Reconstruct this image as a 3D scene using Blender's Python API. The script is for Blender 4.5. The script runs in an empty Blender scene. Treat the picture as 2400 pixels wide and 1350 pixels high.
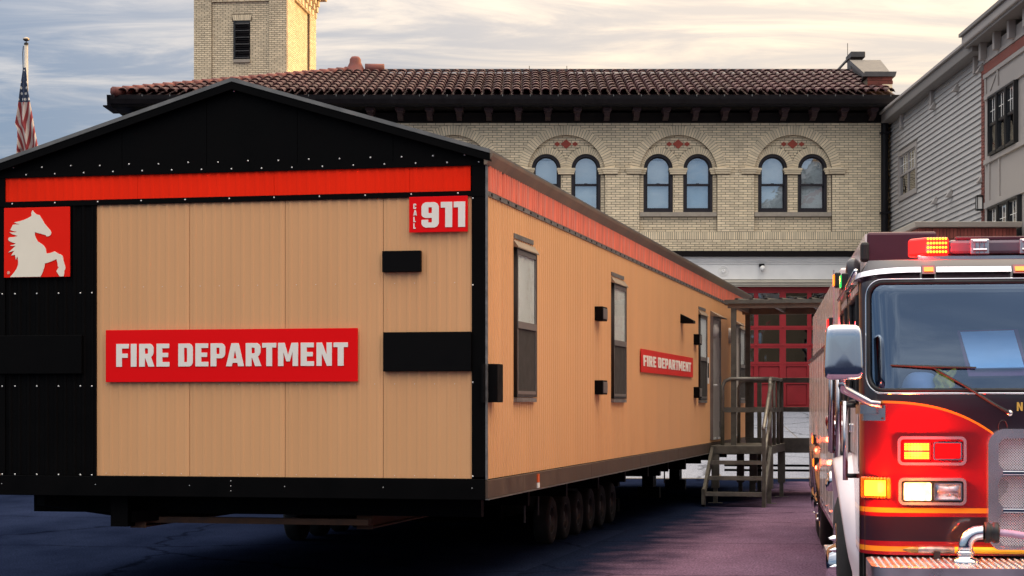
import bpy, bmesh, math, random
from mathutils import Vector, Matrix
R = math.radians
random.seed(7)
scene = bpy.context.scene
col = scene.collection

# ------------------------------------------------------------------ camera, sky, sun, exposure
F, PX, PY, CH = 4500.0, 1240.0, 947.0, 1.70          # focal length and principal point in photo pixels
cam_d = bpy.data.cameras.new('camera')
cam_d.sensor_width = 36.0
cam_d.lens = F / 2400.0 * 36.0
cam_d.shift_x = -(PX - 1200.0) / 2400.0
cam_d.shift_y = (PY - 675.0) / 2400.0
cam_d.clip_start = 0.1
cam_d.clip_end = 6000.0
cam = bpy.data.objects.new('camera', cam_d)
col.objects.link(cam)
cam.location = (0, 0, CH)
cam.rotation_euler = (R(90), 0, 0)
scene.camera = cam

SUN_EL, SUN_AZ = 12.0, 60.0                          # azimuth from +Y (away from the camera) towards +X
SDIR = Vector((math.sin(R(SUN_AZ)) * math.cos(R(SUN_EL)), math.cos(R(SUN_AZ)) * math.cos(R(SUN_EL)), math.sin(R(SUN_EL))))
SKY_STRENGTH, SUN_STRENGTH, EXPOSURE = 0.15, 2.0, 1.15

world = bpy.data.worlds.new('World')
scene.world = world
world.use_nodes = True
wn, wl = world.node_tree.nodes, world.node_tree.links
wn.clear()
def wnode(t, **kw):
    n = wn.new(t)
    for k, v in kw.items():
        setattr(n, k, v)
    return n
def wmath(op, a, b=None, clamp=False):
    n = wnode('ShaderNodeMath', operation=op, use_clamp=clamp)
    for i, x in enumerate((a, b)):
        if x is None: continue
        if isinstance(x, (int, float)): n.inputs[i].default_value = x
        else: wl.new(x, n.inputs[i])
    return n.outputs[0]
def wmix(fac, a, b):
    n = wnode('ShaderNodeMix', data_type='RGBA')
    for sock, x in ((n.inputs[0], fac), (n.inputs[6], a), (n.inputs[7], b)):
        if isinstance(x, (int, float)): sock.default_value = x
        elif isinstance(x, tuple): sock.default_value = (*x, 1)
        else: wl.new(x, sock)
    return n.outputs[2]
sky = wnode('ShaderNodeTexSky', sky_type='NISHITA', sun_disc=False)
sky.sun_elevation = R(SUN_EL)
sky.sun_rotation = R(SUN_AZ)
sky.air_density = 1.0; sky.dust_density = 1.2; sky.ozone_density = 1.5
tc = wnode('ShaderNodeTexCoord')
sep = wnode('ShaderNodeSeparateXYZ'); wl.new(tc.outputs['Generated'], sep.inputs[0])
dotn = wnode('ShaderNodeVectorMath', operation='DOT_PRODUCT')
wl.new(tc.outputs['Generated'], dotn.inputs[0]); dotn.inputs[1].default_value = SDIR
den = wmath('ADD', wmath('MAXIMUM', sep.outputs[2], 0.0), 0.16)
comb = wnode('ShaderNodeCombineXYZ')
wl.new(wmath('DIVIDE', sep.outputs[0], den), comb.inputs[0])
wl.new(wmath('DIVIDE', sep.outputs[1], den), comb.inputs[1])
mapn = wnode('ShaderNodeMapping')
wl.new(comb.outputs[0], mapn.inputs[0])
mapn.inputs['Rotation'].default_value = (0, 0, R(-18)); mapn.inputs['Scale'].default_value = (1.1, 3.2, 1)
noi = wnode('ShaderNodeTexNoise'); wl.new(mapn.outputs[0], noi.inputs['Vector'])
noi.inputs['Scale'].default_value = 1.9; noi.inputs['Detail'].default_value = 9; noi.inputs['Roughness'].default_value = 0.62
noi.inputs['Distortion'].default_value = 0.7
sunf = wnode('ShaderNodeMapRange', interpolation_type='SMOOTHSTEP'); wl.new(dotn.outputs['Value'], sunf.inputs[0])
sunf.inputs[1].default_value = 0.12; sunf.inputs[2].default_value = 0.66
cm = wnode('ShaderNodeMapRange', interpolation_type='SMOOTHSTEP'); wl.new(noi.outputs[0], cm.inputs[0])
cm.inputs[1].default_value = 0.40; cm.inputs[2].default_value = 0.70
cover = wmath('MULTIPLY', wmath('MAXIMUM', wmath('SUBTRACT', sep.outputs[2], 0.15), 0.0), 1.2)
mask = wmath('ADD', wmath('ADD', wmath('MULTIPLY', cm.outputs[0], 0.40), cover), wmath('MULTIPLY', sunf.outputs[0], 0.46), clamp=True)
cloud0 = wmix(sunf.outputs[0], (1.38, 1.33, 1.28), (1.98, 1.58, 1.14))
over = wmath('ADD', 1.0, wmath('MULTIPLY', wmath('MAXIMUM', sep.outputs[2], 0.0), 7.0))      # zenith boosted beyond an overcast sky to light the facade and trailer
sc_w = wnode('ShaderNodeVectorMath', operation='SCALE'); wl.new(cloud0, sc_w.inputs[0]); wl.new(over, sc_w.inputs['Scale'])
cloud = sc_w.outputs[0]
skyblue = wmix(0.86, sky.outputs[0], (.33, .55, 1.02))
skycol = wmix(mask, skyblue, cloud)
bg = wnode('ShaderNodeBackground'); wl.new(skycol, bg.inputs[0]); bg.inputs[1].default_value = SKY_STRENGTH
wo = wnode('ShaderNodeOutputWorld'); wl.new(bg.outputs[0], wo.inputs[0])

sun_d = bpy.data.lights.new('sun', 'SUN')
sun_d.energy = SUN_STRENGTH; sun_d.angle = R(0.5); sun_d.color = (1.0, 0.57, 0.18)
sun = bpy.data.objects.new('sun', sun_d); col.objects.link(sun)
sun.rotation_euler = (-SDIR).to_track_quat('-Z', 'Y').to_euler()
sun.location = (30, 30, 40)

vs = scene.view_settings
vs.view_transform = 'Standard'; vs.look = 'None'; vs.gamma = 1.0; vs.use_curve_mapping = False
vs.exposure = EXPOSURE
scene.cycles.use_denoising = True

# ------------------------------------------------------------------ helpers
def W(px, py, Y):
    return Vector(((px - PX) / F * Y, Y, CH + (PY - py) / F * Y))

class MB:
    def __init__(s): s.v, s.f = [], []
    def quad(s, a, b, c, d):
        n = len(s.v); s.v += [tuple(a), tuple(b), tuple(c), tuple(d)]; s.f.append((n, n+1, n+2, n+3)); return s
    def box(s, x0, x1, y0, y1, z0, z1):
        n = len(s.v)
        s.v += [(x0,y0,z0),(x1,y0,z0),(x1,y1,z0),(x0,y1,z0),(x0,y0,z1),(x1,y0,z1),(x1,y1,z1),(x0,y1,z1)]
        s.f += [tuple(n+i for i in q) for q in ((0,3,2,1),(4,5,6,7),(0,1,5,4),(1,2,6,5),(2,3,7,6),(3,0,4,7))]
        return s
    def hexa(s, p):            # eight corners, bottom four then top four, both counter-clockwise
        n = len(s.v); s.v += [tuple(q) for q in p]
        s.f += [tuple(n+i for i in q) for q in ((0,3,2,1),(4,5,6,7),(0,1,5,4),(1,2,6,5),(2,3,7,6),(3,0,4,7))]
        return s
    def prism(s, poly, axis, a, b):   # convex polygon swept along an axis
        def pt(p, t):
            return {'x': (t, p[0], p[1]), 'y': (p[0], t, p[1]), 'z': (p[0], p[1], t)}[axis]
        n = len(s.v); m = len(poly)
        s.v += [pt(p, a) for p in poly] + [pt(p, b) for p in poly]
        s.f.append(tuple(range(n+m-1, n-1, -1))); s.f.append(tuple(range(n+m, n+2*m)))
        for i in range(m):
            j = (i+1) % m
            s.f.append((n+i, n+j, n+m+j, n+m+i))
        return s
    def tube(s, pts, r, n=8, caps=True):
        pts = [Vector(p) for p in pts]; rs = r if isinstance(r, (list, tuple)) else [r]*len(pts)
        base = len(s.v); up = None
        for i, p in enumerate(pts):
            d = (pts[min(i+1, len(pts)-1)] - pts[max(i-1, 0)]).normalized()
            if up is None:
                up = Vector((0,0,1)) if abs(d.z) < 0.9 else Vector((1,0,0))
            a = d.cross(up).normalized(); up = a.cross(d).normalized(); b = up
            for k in range(n):
                t = 2*math.pi*k/n
                s.v.append(tuple(p + (a*math.cos(t) + b*math.sin(t))*rs[i]))
        for i in range(len(pts)-1):
            for k in range(n):
                k2 = (k+1) % n
                s.f.append((base+i*n+k, base+i*n+k2, base+(i+1)*n+k2, base+(i+1)*n+k))
        if caps:
            s.f.append(tuple(base+k for k in range(n-1, -1, -1)))
            e = base+(len(pts)-1)*n
            s.f.append(tuple(e+k for k in range(n)))
        return s
    def lathe(s, prof, org, axis, n=24):   # prof: (radius, along)
        org = Vector(org); ax = Vector(axis).normalized()
        a = ax.orthogonal().normalized(); b = ax.cross(a); base = len(s.v)
        for r, h in prof:
            for k in range(n):
                t = 2*math.pi*k/n
                s.v.append(tuple(org + ax*h + (a*math.cos(t) + b*math.sin(t))*max(r, 1e-4)))
        for i in range(len(prof)-1):
            for k in range(n):
                k2 = (k+1) % n
                s.f.append((base+i*n+k, base+i*n+k2, base+(i+1)*n+k2, base+(i+1)*n+k))
        return s
    def grid(s, nu, nv, fn, keep=None):
        base = len(s.v)
        for j in range(nv+1):
            for i in range(nu+1):
                s.v.append(tuple(fn(i/nu, j/nv)))
        for j in range(nv):
            for i in range(nu):
                if keep and not keep((i+.5)/nu, (j+.5)/nv): continue
                q = base+j*(nu+1)+i
                s.f.append((q, q+1, q+nu+2, q+nu+1))
        return s
    def mesh(s, name):
        me = bpy.data.meshes.new(name); me.from_pydata(s.v, [], s.f); me.update(); return me
    def build(s, name, mat, parent=None, smooth=False, bevel=0.0, loc=None, solid=0.0):
        return put(s.mesh(name), name, mat, parent, smooth, bevel, loc, solid)

def put(me, name, mat, parent=None, smooth=False, bevel=0.0, loc=None, solid=0.0):
    if mat is not None and not me.materials: me.materials.append(mat)
    if smooth:
        me.shade_smooth()
    o = bpy.data.objects.new(name, me); col.objects.link(o)
    if parent is not None: o.parent = parent
    if loc is not None: o.location = loc
    if solid:
        m = o.modifiers.new('thickness', 'SOLIDIFY'); m.thickness = solid; m.offset = -1
    if bevel:
        m = o.modifiers.new('bevel', 'BEVEL'); m.width = bevel; m.segments = 2; m.limit_method = 'ANGLE'; m.angle_limit = R(40)
    return o

def plate(outlines, depth, M=None):      # filled 2D outline(s) with holes, extruded; local XY plane
    cu = bpy.data.curves.new('outline', 'CURVE'); cu.dimensions = '2D'; cu.fill_mode = 'BOTH'; cu.extrude = depth/2
    for ol in outlines:
        sp = cu.splines.new('POLY'); sp.points.add(len(ol)-1); sp.use_cyclic_u = True
        for p, q in zip(sp.points, ol): p.co = (q[0], q[1], 0, 1)
    ob = bpy.data.objects.new('outline', cu)
    me = bpy.data.meshes.new_from_object(ob)
    me.materials.clear()
    bpy.data.objects.remove(ob); bpy.data.curves.remove(cu)
    if M is not None: me.transform(M)
    return me
def M_front(ox=0, oy=0, oz=0):           # (x, y, z) -> (x, -z, y): a plate facing the camera (-Y)
    return Matrix(((1,0,0,ox),(0,0,-1,oy),(0,1,0,oz),(0,0,0,1)))
def M_side(ox=0, oy=0, oz=0):            # (x, y, z) -> (z, x, y): a plate facing +X
    return Matrix(((0,0,1,ox),(1,0,0,oy),(0,1,0,oz),(0,0,0,1)))

def tag(o, label, cat, group=None, kind=None):
    if label: o['label'] = label
    if cat: o['category'] = cat
    if group: o['group'] = group
    if kind: o['kind'] = kind
    return o
def empty(name, loc=(0,0,0), rz=0.0):
    o = bpy.data.objects.new(name, None); col.objects.link(o); o.location = loc; o.rotation_euler = (0,0,rz)
    o.empty_display_size = 0.3
    return o
def copy_part(o, parent, loc=None):
    c = o.copy(); col.objects.link(c); c.parent = parent
    if loc is not None: c.location = loc
    return c

# ------------------------------------------------------------------ materials
def mat(name, c, rough=0.6, metal=0.0, coat=0.0, var=0.12, scale=6.0, bump=0.0, bscale=60.0, island=0.0, spec=0.5, dirt=0.0, dirt_c=(0.03,0.025,0.02), stretch=(1,1,1)):
    m = bpy.data.materials.new(name); m.use_nodes = True
    nt = m.node_tree; n, l = nt.nodes, nt.links
    p = n['Principled BSDF']
    p.inputs['Roughness'].default_value = rough; p.inputs['Metallic'].default_value = metal
    p.inputs['Coat Weight'].default_value = coat; p.inputs['Coat Roughness'].default_value = 0.04
    p.inputs['Specular IOR Level'].default_value = spec
    t = n.new('ShaderNodeTexCoord'); mp = n.new('ShaderNodeMapping'); l.new(t.outputs['Object'], mp.inputs[0])
    mp.inputs['Scale'].default_value = stretch
    nz = n.new('ShaderNodeTexNoise'); nz.inputs['Scale'].default_value = scale; nz.inputs['Detail'].default_value = 7
    l.new(mp.outputs[0], nz.inputs['Vector'])
    mr = n.new('ShaderNodeMapRange'); l.new(nz.outputs[0], mr.inputs[0])
    mr.inputs[1].default_value = 0.3; mr.inputs[2].default_value = 0.7
    mr.inputs[3].default_value = 1-var; mr.inputs[4].default_value = 1+var
    val = mr.outputs[0]
    if island:
        g = n.new('ShaderNodeNewGeometry'); oi = n.new('ShaderNodeObjectInfo')
        ad = n.new('ShaderNodeMath'); ad.operation = 'ADD'; l.new(g.outputs['Random Per Island'], ad.inputs[0]); l.new(oi.outputs['Random'], ad.inputs[1])
        fr = n.new('ShaderNodeMath'); fr.operation = 'FRACT'; l.new(ad.outputs[0], fr.inputs[0])
        m2 = n.new('ShaderNodeMapRange'); l.new(fr.outputs[0], m2.inputs[0]); m2.inputs[3].default_value = 1-island; m2.inputs[4].default_value = 1+island
        mu = n.new('ShaderNodeMath'); mu.operation = 'MULTIPLY'; l.new(val, mu.inputs[0]); l.new(m2.outputs[0], mu.inputs[1]); val = mu.outputs[0]
    vm = n.new('ShaderNodeVectorMath'); vm.operation = 'SCALE'; vm.inputs[0].default_value = c; l.new(val, vm.inputs['Scale'])
    out = vm.outputs[0]
    if dirt:
        n3 = n.new('ShaderNodeTexNoise'); n3.inputs['Scale'].default_value = scale*0.35; n3.inputs['Detail'].default_value = 9; n3.inputs['Roughness'].default_value = 0.7
        l.new(mp.outputs[0], n3.inputs['Vector'])
        r3 = n.new('ShaderNodeMapRange'); l.new(n3.outputs[0], r3.inputs[0]); r3.inputs[1].default_value = 0.5; r3.inputs[2].default_value = 0.78; r3.inputs[4].default_value = dirt
        mx = n.new('ShaderNodeMix'); mx.data_type = 'RGBA'; l.new(r3.outputs[0], mx.inputs[0]); l.new(out, mx.inputs[6]); mx.inputs[7].default_value = (*dirt_c, 1)
        out = mx.outputs[2]
    l.new(out, p.inputs['Base Color'])
    if bump:
        nb = n.new('ShaderNodeTexNoise'); nb.inputs['Scale'].default_value = bscale; nb.inputs['Detail'].default_value = 5
        l.new(mp.outputs[0], nb.inputs['Vector'])
        bp = n.new('ShaderNodeBump'); bp.inputs['Strength'].default_value = bump; bp.inputs['Distance'].default_value = 0.01
        l.new(nb.outputs[0], bp.inputs['Height']); l.new(bp.outputs[0], p.inputs['Normal'])
    # roughness wear
    rr = n.new('ShaderNodeMapRange'); l.new(nz.outputs[0], rr.inputs[0]); rr.inputs[1].default_value = 0.3; rr.inputs[2].default_value = 0.7
    rr.inputs[3].default_value = max(rough*0.85, 0.02); rr.inputs[4].default_value = min(rough*1.15, 1)
    l.new(rr.outputs[0], p.inputs['Roughness'])
    return m
def emit(name, c, s, base=(0.2,0.02,0.02)):
    m = bpy.data.materials.new(name); m.use_nodes = True
    p = m.node_tree.nodes['Principled BSDF']
    p.inputs['Base Color'].default_value = (*base, 1); p.inputs['Emission Color'].default_value = (*c, 1); p.inputs['Emission Strength'].default_value = s
    p.inputs['Roughness'].default_value = 0.2
    return m
def glass(name, tint, refl=0.06, rough=0.01, wave=0.0, wscale=2.0, ior=1.5, gc=(.95,.97,1)):
    m = bpy.data.materials.new(name); m.use_nodes = True
    nt = m.node_tree; n, l = nt.nodes, nt.links; n.remove(n['Principled BSDF'])
    tr = n.new('ShaderNodeBsdfTransparent'); tr.inputs[0].default_value = (*tint, 1)
    gl = n.new('ShaderNodeBsdfGlossy'); gl.inputs['Roughness'].default_value = rough; gl.inputs[0].default_value = (*gc,1)
    fr = n.new('ShaderNodeFresnel'); fr.inputs[0].default_value = ior
    ad = n.new('ShaderNodeMath'); ad.operation = 'ADD'; ad.use_clamp = True; l.new(fr.outputs[0], ad.inputs[0]); ad.inputs[1].default_value = refl
    gb = n.new('ShaderNodeNewGeometry'); fb = n.new('ShaderNodeMath'); fb.operation = 'SUBTRACT'; fb.use_clamp = True; l.new(ad.outputs[0], fb.inputs[0]); l.new(gb.outputs['Backfacing'], fb.inputs[1])   # the inner face of a pane adds no second mirror
    mx = n.new('ShaderNodeMixShader'); l.new(fb.outputs[0], mx.inputs[0]); l.new(tr.outputs[0], mx.inputs[1]); l.new(gl.outputs[0], mx.inputs[2])
    if wave:
        t = n.new('ShaderNodeTexCoord'); nz = n.new('ShaderNodeTexNoise'); nz.inputs['Scale'].default_value = wscale; nz.inputs['Detail'].default_value = 2
        l.new(t.outputs['Object'], nz.inputs['Vector'])
        bp = n.new('ShaderNodeBump'); bp.inputs['Strength'].default_value = wave; bp.inputs['Distance'].default_value = 0.05
        l.new(nz.outputs[0], bp.inputs['Height']); l.new(bp.outputs[0], gl.inputs['Normal']); l.new(bp.outputs[0], fr.inputs['Normal'])
    l.new(mx.outputs[0], n['Material Output'].inputs[0])
    return m

MT = {}
MT['brick'] = mat('cream_brick', (.80,.665,.46), .8, var=.09, scale=3, island=.13, bump=.25, bscale=40)
MT['mortar'] = mat('mortar', (.20,.16,.11), .95, var=.2, scale=20)
MT['red_brick'] = mat('red_brick', (.17,.045,.032), .85, var=.15, scale=5, island=.25, bump=.3)
MT['stone'] = mat('grey_limestone', (.36,.31,.25), .8, var=.1, scale=8, bump=.2, dirt=.25)
MT['cream_trim'] = mat('cream_paint', (.62,.56,.45), .6, var=.05, scale=4, dirt=.12)
MT['white_trim'] = mat('white_paint', (.88,.86,.82), .5, var=.04, scale=3, dirt=.06)
MT['dark_wood'] = mat('dark_brown_paint', (.006,.004,.004), .6, spec=.15, var=.2, scale=4)
MT['bracket'] = mat('maroon_brown_paint', (.045,.024,.027), .6, spec=.2, var=.2, scale=10)
MT['gutter'] = mat('dark_metal_gutter', (.009,.007,.008), .45, spec=.2, var=.2, scale=6)
MT['tile'] = mat('terracotta_tile', (.056,.020,.023), .62, spec=.2, var=.18, scale=5, island=.28, bump=.3, bscale=30)
MT['hip_tile'] = mat('orange_terracotta', (.15,.036,.026), .7, var=.2, scale=6, island=.2, bump=.3)
MT['win_frame'] = mat('black_window_paint', (.014,.009,.013), .45, var=.2)
MT['diamond'] = mat('red_terracotta_inlay', (.36,.055,.03), .6, var=.12)
MT['blind2'] = mat('faded_blue_blind', (.55,.68,.74), .8, var=.08, scale=2)
MT['blind'] = mat('pale_blind', (.80,.86,.84), .8, var=.04, scale=2)
MT['pane_reflection'] = mat('painted_pane_reflection', (.80,.81,.78), .8, var=.1, scale=1.5)  # pale tone stands in for sky reflected in the trailer panes
MT['pane'] = glass('old_window_glass', (.95,.98,1.0), .42, .01, .04, 3)
MT['door_red'] = mat('red_door_paint', (.38,.018,.024), .45, var=.1, scale=3, dirt=.15)
MT['dark_pane'] = glass('bay_door_glass', (.05,.05,.05), .20, .01, .5, 1.3)
MT['dark_room'] = mat('dark_interior', (.01,.01,.01), .9)
MT['louvre'] = mat('black_louvre', (.01,.012,.014), .5)
MT['lead'] = mat('grey_lead', (.06,.058,.06), .6, var=.2, bump=.2)
MT['verdigris'] = mat('green_copper', (.10,.2,.17), .7, var=.25, scale=8)
MT['siding'] = mat('grey_lap_siding', (.39,.375,.36), .65, var=.05, scale=2, island=.05)
MT['trim_grey'] = mat('warm_grey_trim', (.32,.29,.27), .6, var=.06)
MT['fascia_grey'] = mat('taupe_fascia', (.17,.155,.145), .6, var=.08)
MT['tan'] = mat('tan_painted_metal', (.72,.375,.165), .45, spec=.5, bump=.16, bscale=2.0, var=.06, scale=1.6, dirt=.30, dirt_c=(.48,.255,.12), stretch=(1,1,.14))
MT['orange'] = mat('orange_red_painted_metal', (.98,.024,.003), .5, spec=.10, var=.06, scale=2, stretch=(1,1,.3))
MT['orange_side'] = mat('weathered_orange_metal', (.84,.21,.12), .42, spec=.5, var=.3, scale=7, dirt=1.0, dirt_c=(.80,.45,.36), stretch=(1,3,.12))
MT['black'] = mat('black_painted_metal', (.0016,.0014,.0015), .6, var=.3, scale=3, spec=.06)
MT['black_box'] = mat('black_cover', (.0022,.002,.0022), .6, var=.2, spec=.08)
MT['roof_metal'] = mat('galvanised_roof_edge', (.20,.19,.175), .4, .6, var=.2, scale=5)
MT['fascia_brown'] = mat('brown_drip_edge', (.24,.175,.12), .5, .3, var=.25, scale=4, dirt=.3)
MT['grey_trim'] = mat('grey_zinc_trim', (.20,.19,.18), .5, .5, var=.35, scale=14, dirt=.5)
MT['skirt'] = mat('brown_rusty_rim', (.085,.052,.034), .6, .2, var=.35, scale=3, dirt=.5, dirt_c=(.05,.035,.03), bump=.2)
MT['rust'] = mat('rusty_steel_beam', (.10,.045,.022), .75, .2, var=.4, scale=5, dirt=.4, bump=.3)
MT['screw'] = mat('zinc_screw', (.85,.83,.78), .3, .2)
MT['sign_red'] = mat('red_sign', (.86,.003,.005), .5, var=.03, scale=1, spec=.12)
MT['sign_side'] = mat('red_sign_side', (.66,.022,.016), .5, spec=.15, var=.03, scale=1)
MT['sign_cream'] = mat('cream_lettering', (.88,.83,.74), .5, var=.02)
MT['logo_red'] = mat('logo_orange_red', (.90,.014,.004), .5, spec=.12, var=.02)
MT['logo_cream'] = mat('logo_cream', (.92,.83,.66), .5, var=.02)
MT['frame_grey'] = mat('aluminium_frame', (.22,.2,.185), .4, .6, var=.15)
MT['frame_black'] = mat('black_window_frame', (.008,.008,.009), .4)
MT['screen'] = mat('dark_insect_screen', (.022,.018,.016), .8)
MT['win_glass'] = glass('trailer_window_glass', (.95,.97,.97), .03, .012, .05, 2.2, 1.25)
MT['door_white'] = mat('off_white_door', (.50,.45,.40), .4, var=.06)
MT['tyre'] = mat('tyre_rubber', (.012,.012,.012), .85, bump=.2)
MT['rim'] = mat('steel_rim', (.05,.048,.046), .45, .6, var=.25)
MT['steel'] = mat('weathered_grey_steel', (.115,.105,.085), .55, .35, var=.3, scale=8, dirt=.35, dirt_c=(.06,.04,.025))
MT['steel_pale'] = mat('galvanised_rail', (.22,.20,.165), .42, .6, var=.25, scale=8)  # lighter steel for rails and tread nosings
MT['pole'] = mat('brushed_flagpole', (.42,.37,.31), .4, .5, var=.1)
MT['brass'] = mat('bronze_ball', (.30,.24,.18), .3, .9)
MT['asphalt_patch'] = None

# ------------------------------------------------------------------ ground
def ground_h(y):
    a, b, h = 43.5, 59.0, 1.55
    if y <= a: return 0.0
    if y >= b: return h
    t = (y-a)/(b-a)
    return h*t

def ground_mat(name, c1, c2, crack=0.5, rough=.8, edge=None, scale=1.0):
    m = bpy.data.materials.new(name); m.use_nodes = True
    nt = m.node_tree; n, l = nt.nodes, nt.links; p = n['Principled BSDF']
    t = n.new('ShaderNodeTexCoord')
    big = n.new('ShaderNodeTexNoise'); big.inputs['Scale'].default_value = .35*scale; big.inputs['Detail'].default_value = 8; big.inputs['Roughness'].default_value = .65
    mp = n.new('ShaderNodeMapping'); mp.inputs['Scale'].default_value = (1, .45, 1); mp.inputs['Rotation'].default_value = (0,0,R(25)); l.new(t.outputs['Object'], mp.inputs[0]); l.new(mp.outputs[0], big.inputs['Vector'])
    fine = n.new('ShaderNodeTexNoise'); fine.inputs['Scale'].default_value = 45; fine.inputs['Detail'].default_value = 6; l.new(t.outputs['Object'], fine.inputs['Vector'])
    vor = n.new('ShaderNodeTexVoronoi'); vor.feature = 'DISTANCE_TO_EDGE'; vor.inputs['Scale'].default_value = .38
    wob = n.new('ShaderNodeTexNoise'); wob.inputs['Scale'].default_value = 1.6; wob.inputs['Detail'].default_value = 5; l.new(t.outputs['Object'], wob.inputs['Vector'])
    mixv = n.new('ShaderNodeMix'); mixv.data_type = 'VECTOR'; mixv.inputs[0].default_value = .35; l.new(t.outputs['Object'], mixv.inputs[4]); l.new(wob.outputs[1], mixv.inputs[5])
    l.new(mixv.outputs[1], vor.inputs['Vector'])
    cr = n.new('ShaderNodeMapRange'); l.new(vor.outputs['Distance'], cr.inputs[0]); cr.inputs[1].default_value = .0; cr.inputs[2].default_value = .012; cr.inputs[3].default_value = 1-crack; cr.inputs[4].default_value = 1
    mx = n.new('ShaderNodeMix'); mx.data_type = 'RGBA'; mr = n.new('ShaderNodeMapRange'); l.new(big.outputs[0], mr.inputs[0]); mr.inputs[1].default_value = .32; mr.inputs[2].default_value = .68
    l.new(mr.outputs[0], mx.inputs[0]); mx.inputs[6].default_value = (*c1,1); mx.inputs[7].default_value = (*c2,1)
    base_c = mx.outputs[2]
    if edge:                       # lane fades to asphalt colour, painting in the trailer's soft shade
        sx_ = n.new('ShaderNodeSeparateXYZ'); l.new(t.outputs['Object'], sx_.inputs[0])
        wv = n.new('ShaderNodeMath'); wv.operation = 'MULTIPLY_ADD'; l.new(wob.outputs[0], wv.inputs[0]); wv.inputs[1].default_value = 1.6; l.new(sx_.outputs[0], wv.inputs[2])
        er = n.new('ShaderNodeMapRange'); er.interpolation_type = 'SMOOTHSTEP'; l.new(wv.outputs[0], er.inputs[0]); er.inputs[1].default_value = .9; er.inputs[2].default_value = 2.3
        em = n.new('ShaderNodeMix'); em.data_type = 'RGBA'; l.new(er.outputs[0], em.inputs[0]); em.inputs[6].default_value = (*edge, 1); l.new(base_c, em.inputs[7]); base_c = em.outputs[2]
    fm = n.new('ShaderNodeMapRange'); l.new(fine.outputs[0], fm.inputs[0]); fm.inputs[1].default_value = .3; fm.inputs[2].default_value = .7; fm.inputs[3].default_value = .45; fm.inputs[4].default_value = 1.55
    mu = n.new('ShaderNodeMath'); mu.operation = 'MULTIPLY'; l.new(cr.outputs[0], mu.inputs[0]); l.new(fm.outputs[0], mu.inputs[1])
    sc = n.new('ShaderNodeVectorMath'); sc.operation = 'SCALE'; l.new(base_c, sc.inputs[0]); l.new(mu.outputs[0], sc.inputs['Scale'])
    l.new(sc.outputs[0], p.inputs['Base Color'])
    p.inputs['Roughness'].default_value = rough; p.inputs['Specular IOR Level'].default_value = 0.0
    bp = n.new('ShaderNodeBump'); bp.inputs['Strength'].default_value = .5; bp.inputs['Distance'].default_value = .006
    ad = n.new('ShaderNodeMath'); ad.operation = 'MULTIPLY'; l.new(fine.outputs[0], ad.inputs[0]); l.new(cr.outputs[0], ad.inputs[1])
    l.new(ad.outputs[0], bp.inputs['Height']); l.new(bp.outputs[0], p.inputs['Normal'])
    return m
MT['asphalt'] = ground_mat('blue_black_asphalt', (.0035,.006,.016), (.015,.022,.050), .6)
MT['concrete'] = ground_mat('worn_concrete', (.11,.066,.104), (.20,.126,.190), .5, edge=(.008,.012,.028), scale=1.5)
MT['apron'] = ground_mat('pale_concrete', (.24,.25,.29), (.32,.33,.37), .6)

ys = [-900, -60, 0, 10, 20, 30, 40, 43.5, 46, 49, 52, 55, 59.0, 62, 90, 160, 400, 2500]
xs = [-2000, -300, -60, -30, -15, -5, 0, 5, 15, 30, 60, 300, 2000]
g = MB()
for y in ys:
    for x in xs: g.v.append((x, y, ground_h(y)))
for j in range(len(ys)-1):
    for i in range(len(xs)-1):
        q = j*len(xs)+i; g.f.append((q, q+1, q+1+len(xs), q+len(xs)))
ground = g.build('ground', MT['asphalt']); ground['kind'] = 'structure'
# concrete lane between the trailer and the truck, up to the apron
C0 = W(1138, PY, 17.0)                       # trailer corner, plan
TA = math.atan((2216-PX)/F)
sd = Vector((math.sin(TA), math.cos(TA), 0)); fd = Vector((math.cos(TA), -math.sin(TA), 0))
def TL(x, y): p = Vector((C0.x, C0.y, 0)) + fd*x + sd*y; return p
g = MB()
for i in range(24):
    y0, y1 = -9+1.45*i, -9+1.45*(i+1)
    if TL(0, y1).y > 43.4: break
    g.quad((-.2, y0, .004), (14, y0, .004), (14, y1, .004), (-.2, y1, .004))
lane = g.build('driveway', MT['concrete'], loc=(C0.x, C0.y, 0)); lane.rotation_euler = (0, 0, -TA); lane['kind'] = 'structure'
g = MB()
for i in range(6):
    y0, y1 = 43.55+15.45*i/6, 43.55+15.45*(i+1)/6
    g.quad((-4.1,y0,ground_h(y0)+.004), (15.7,y0,ground_h(y0)+.004), (15.7,y1,ground_h(y1)+.004), (-4.1,y1,ground_h(y1)+.004))
ap = g.build('apron', MT['mortar']); ap['kind'] = 'structure'
for i in range(6):
    for j in range(7):
        y0, y1 = 43.6+15.4*i/6, 43.6+15.4*(i+1)/6-.03
        x0 = -4+2.8*j
        g = MB()
        g.hexa([(x0,y0,ground_h(y0)-.05),(x0+2.77,y0,ground_h(y0)-.05),(x0+2.77,y1,ground_h(y1)-.05),(x0,y1,ground_h(y1)-.05),
                (x0,y0,ground_h(y0)+.012),(x0+2.77,y0,ground_h(y0)+.012),(x0+2.77,y1,ground_h(y1)+.012),(x0,y1,ground_h(y1)+.012)])
        g.build('slab', MT['apron'], ap)

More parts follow.
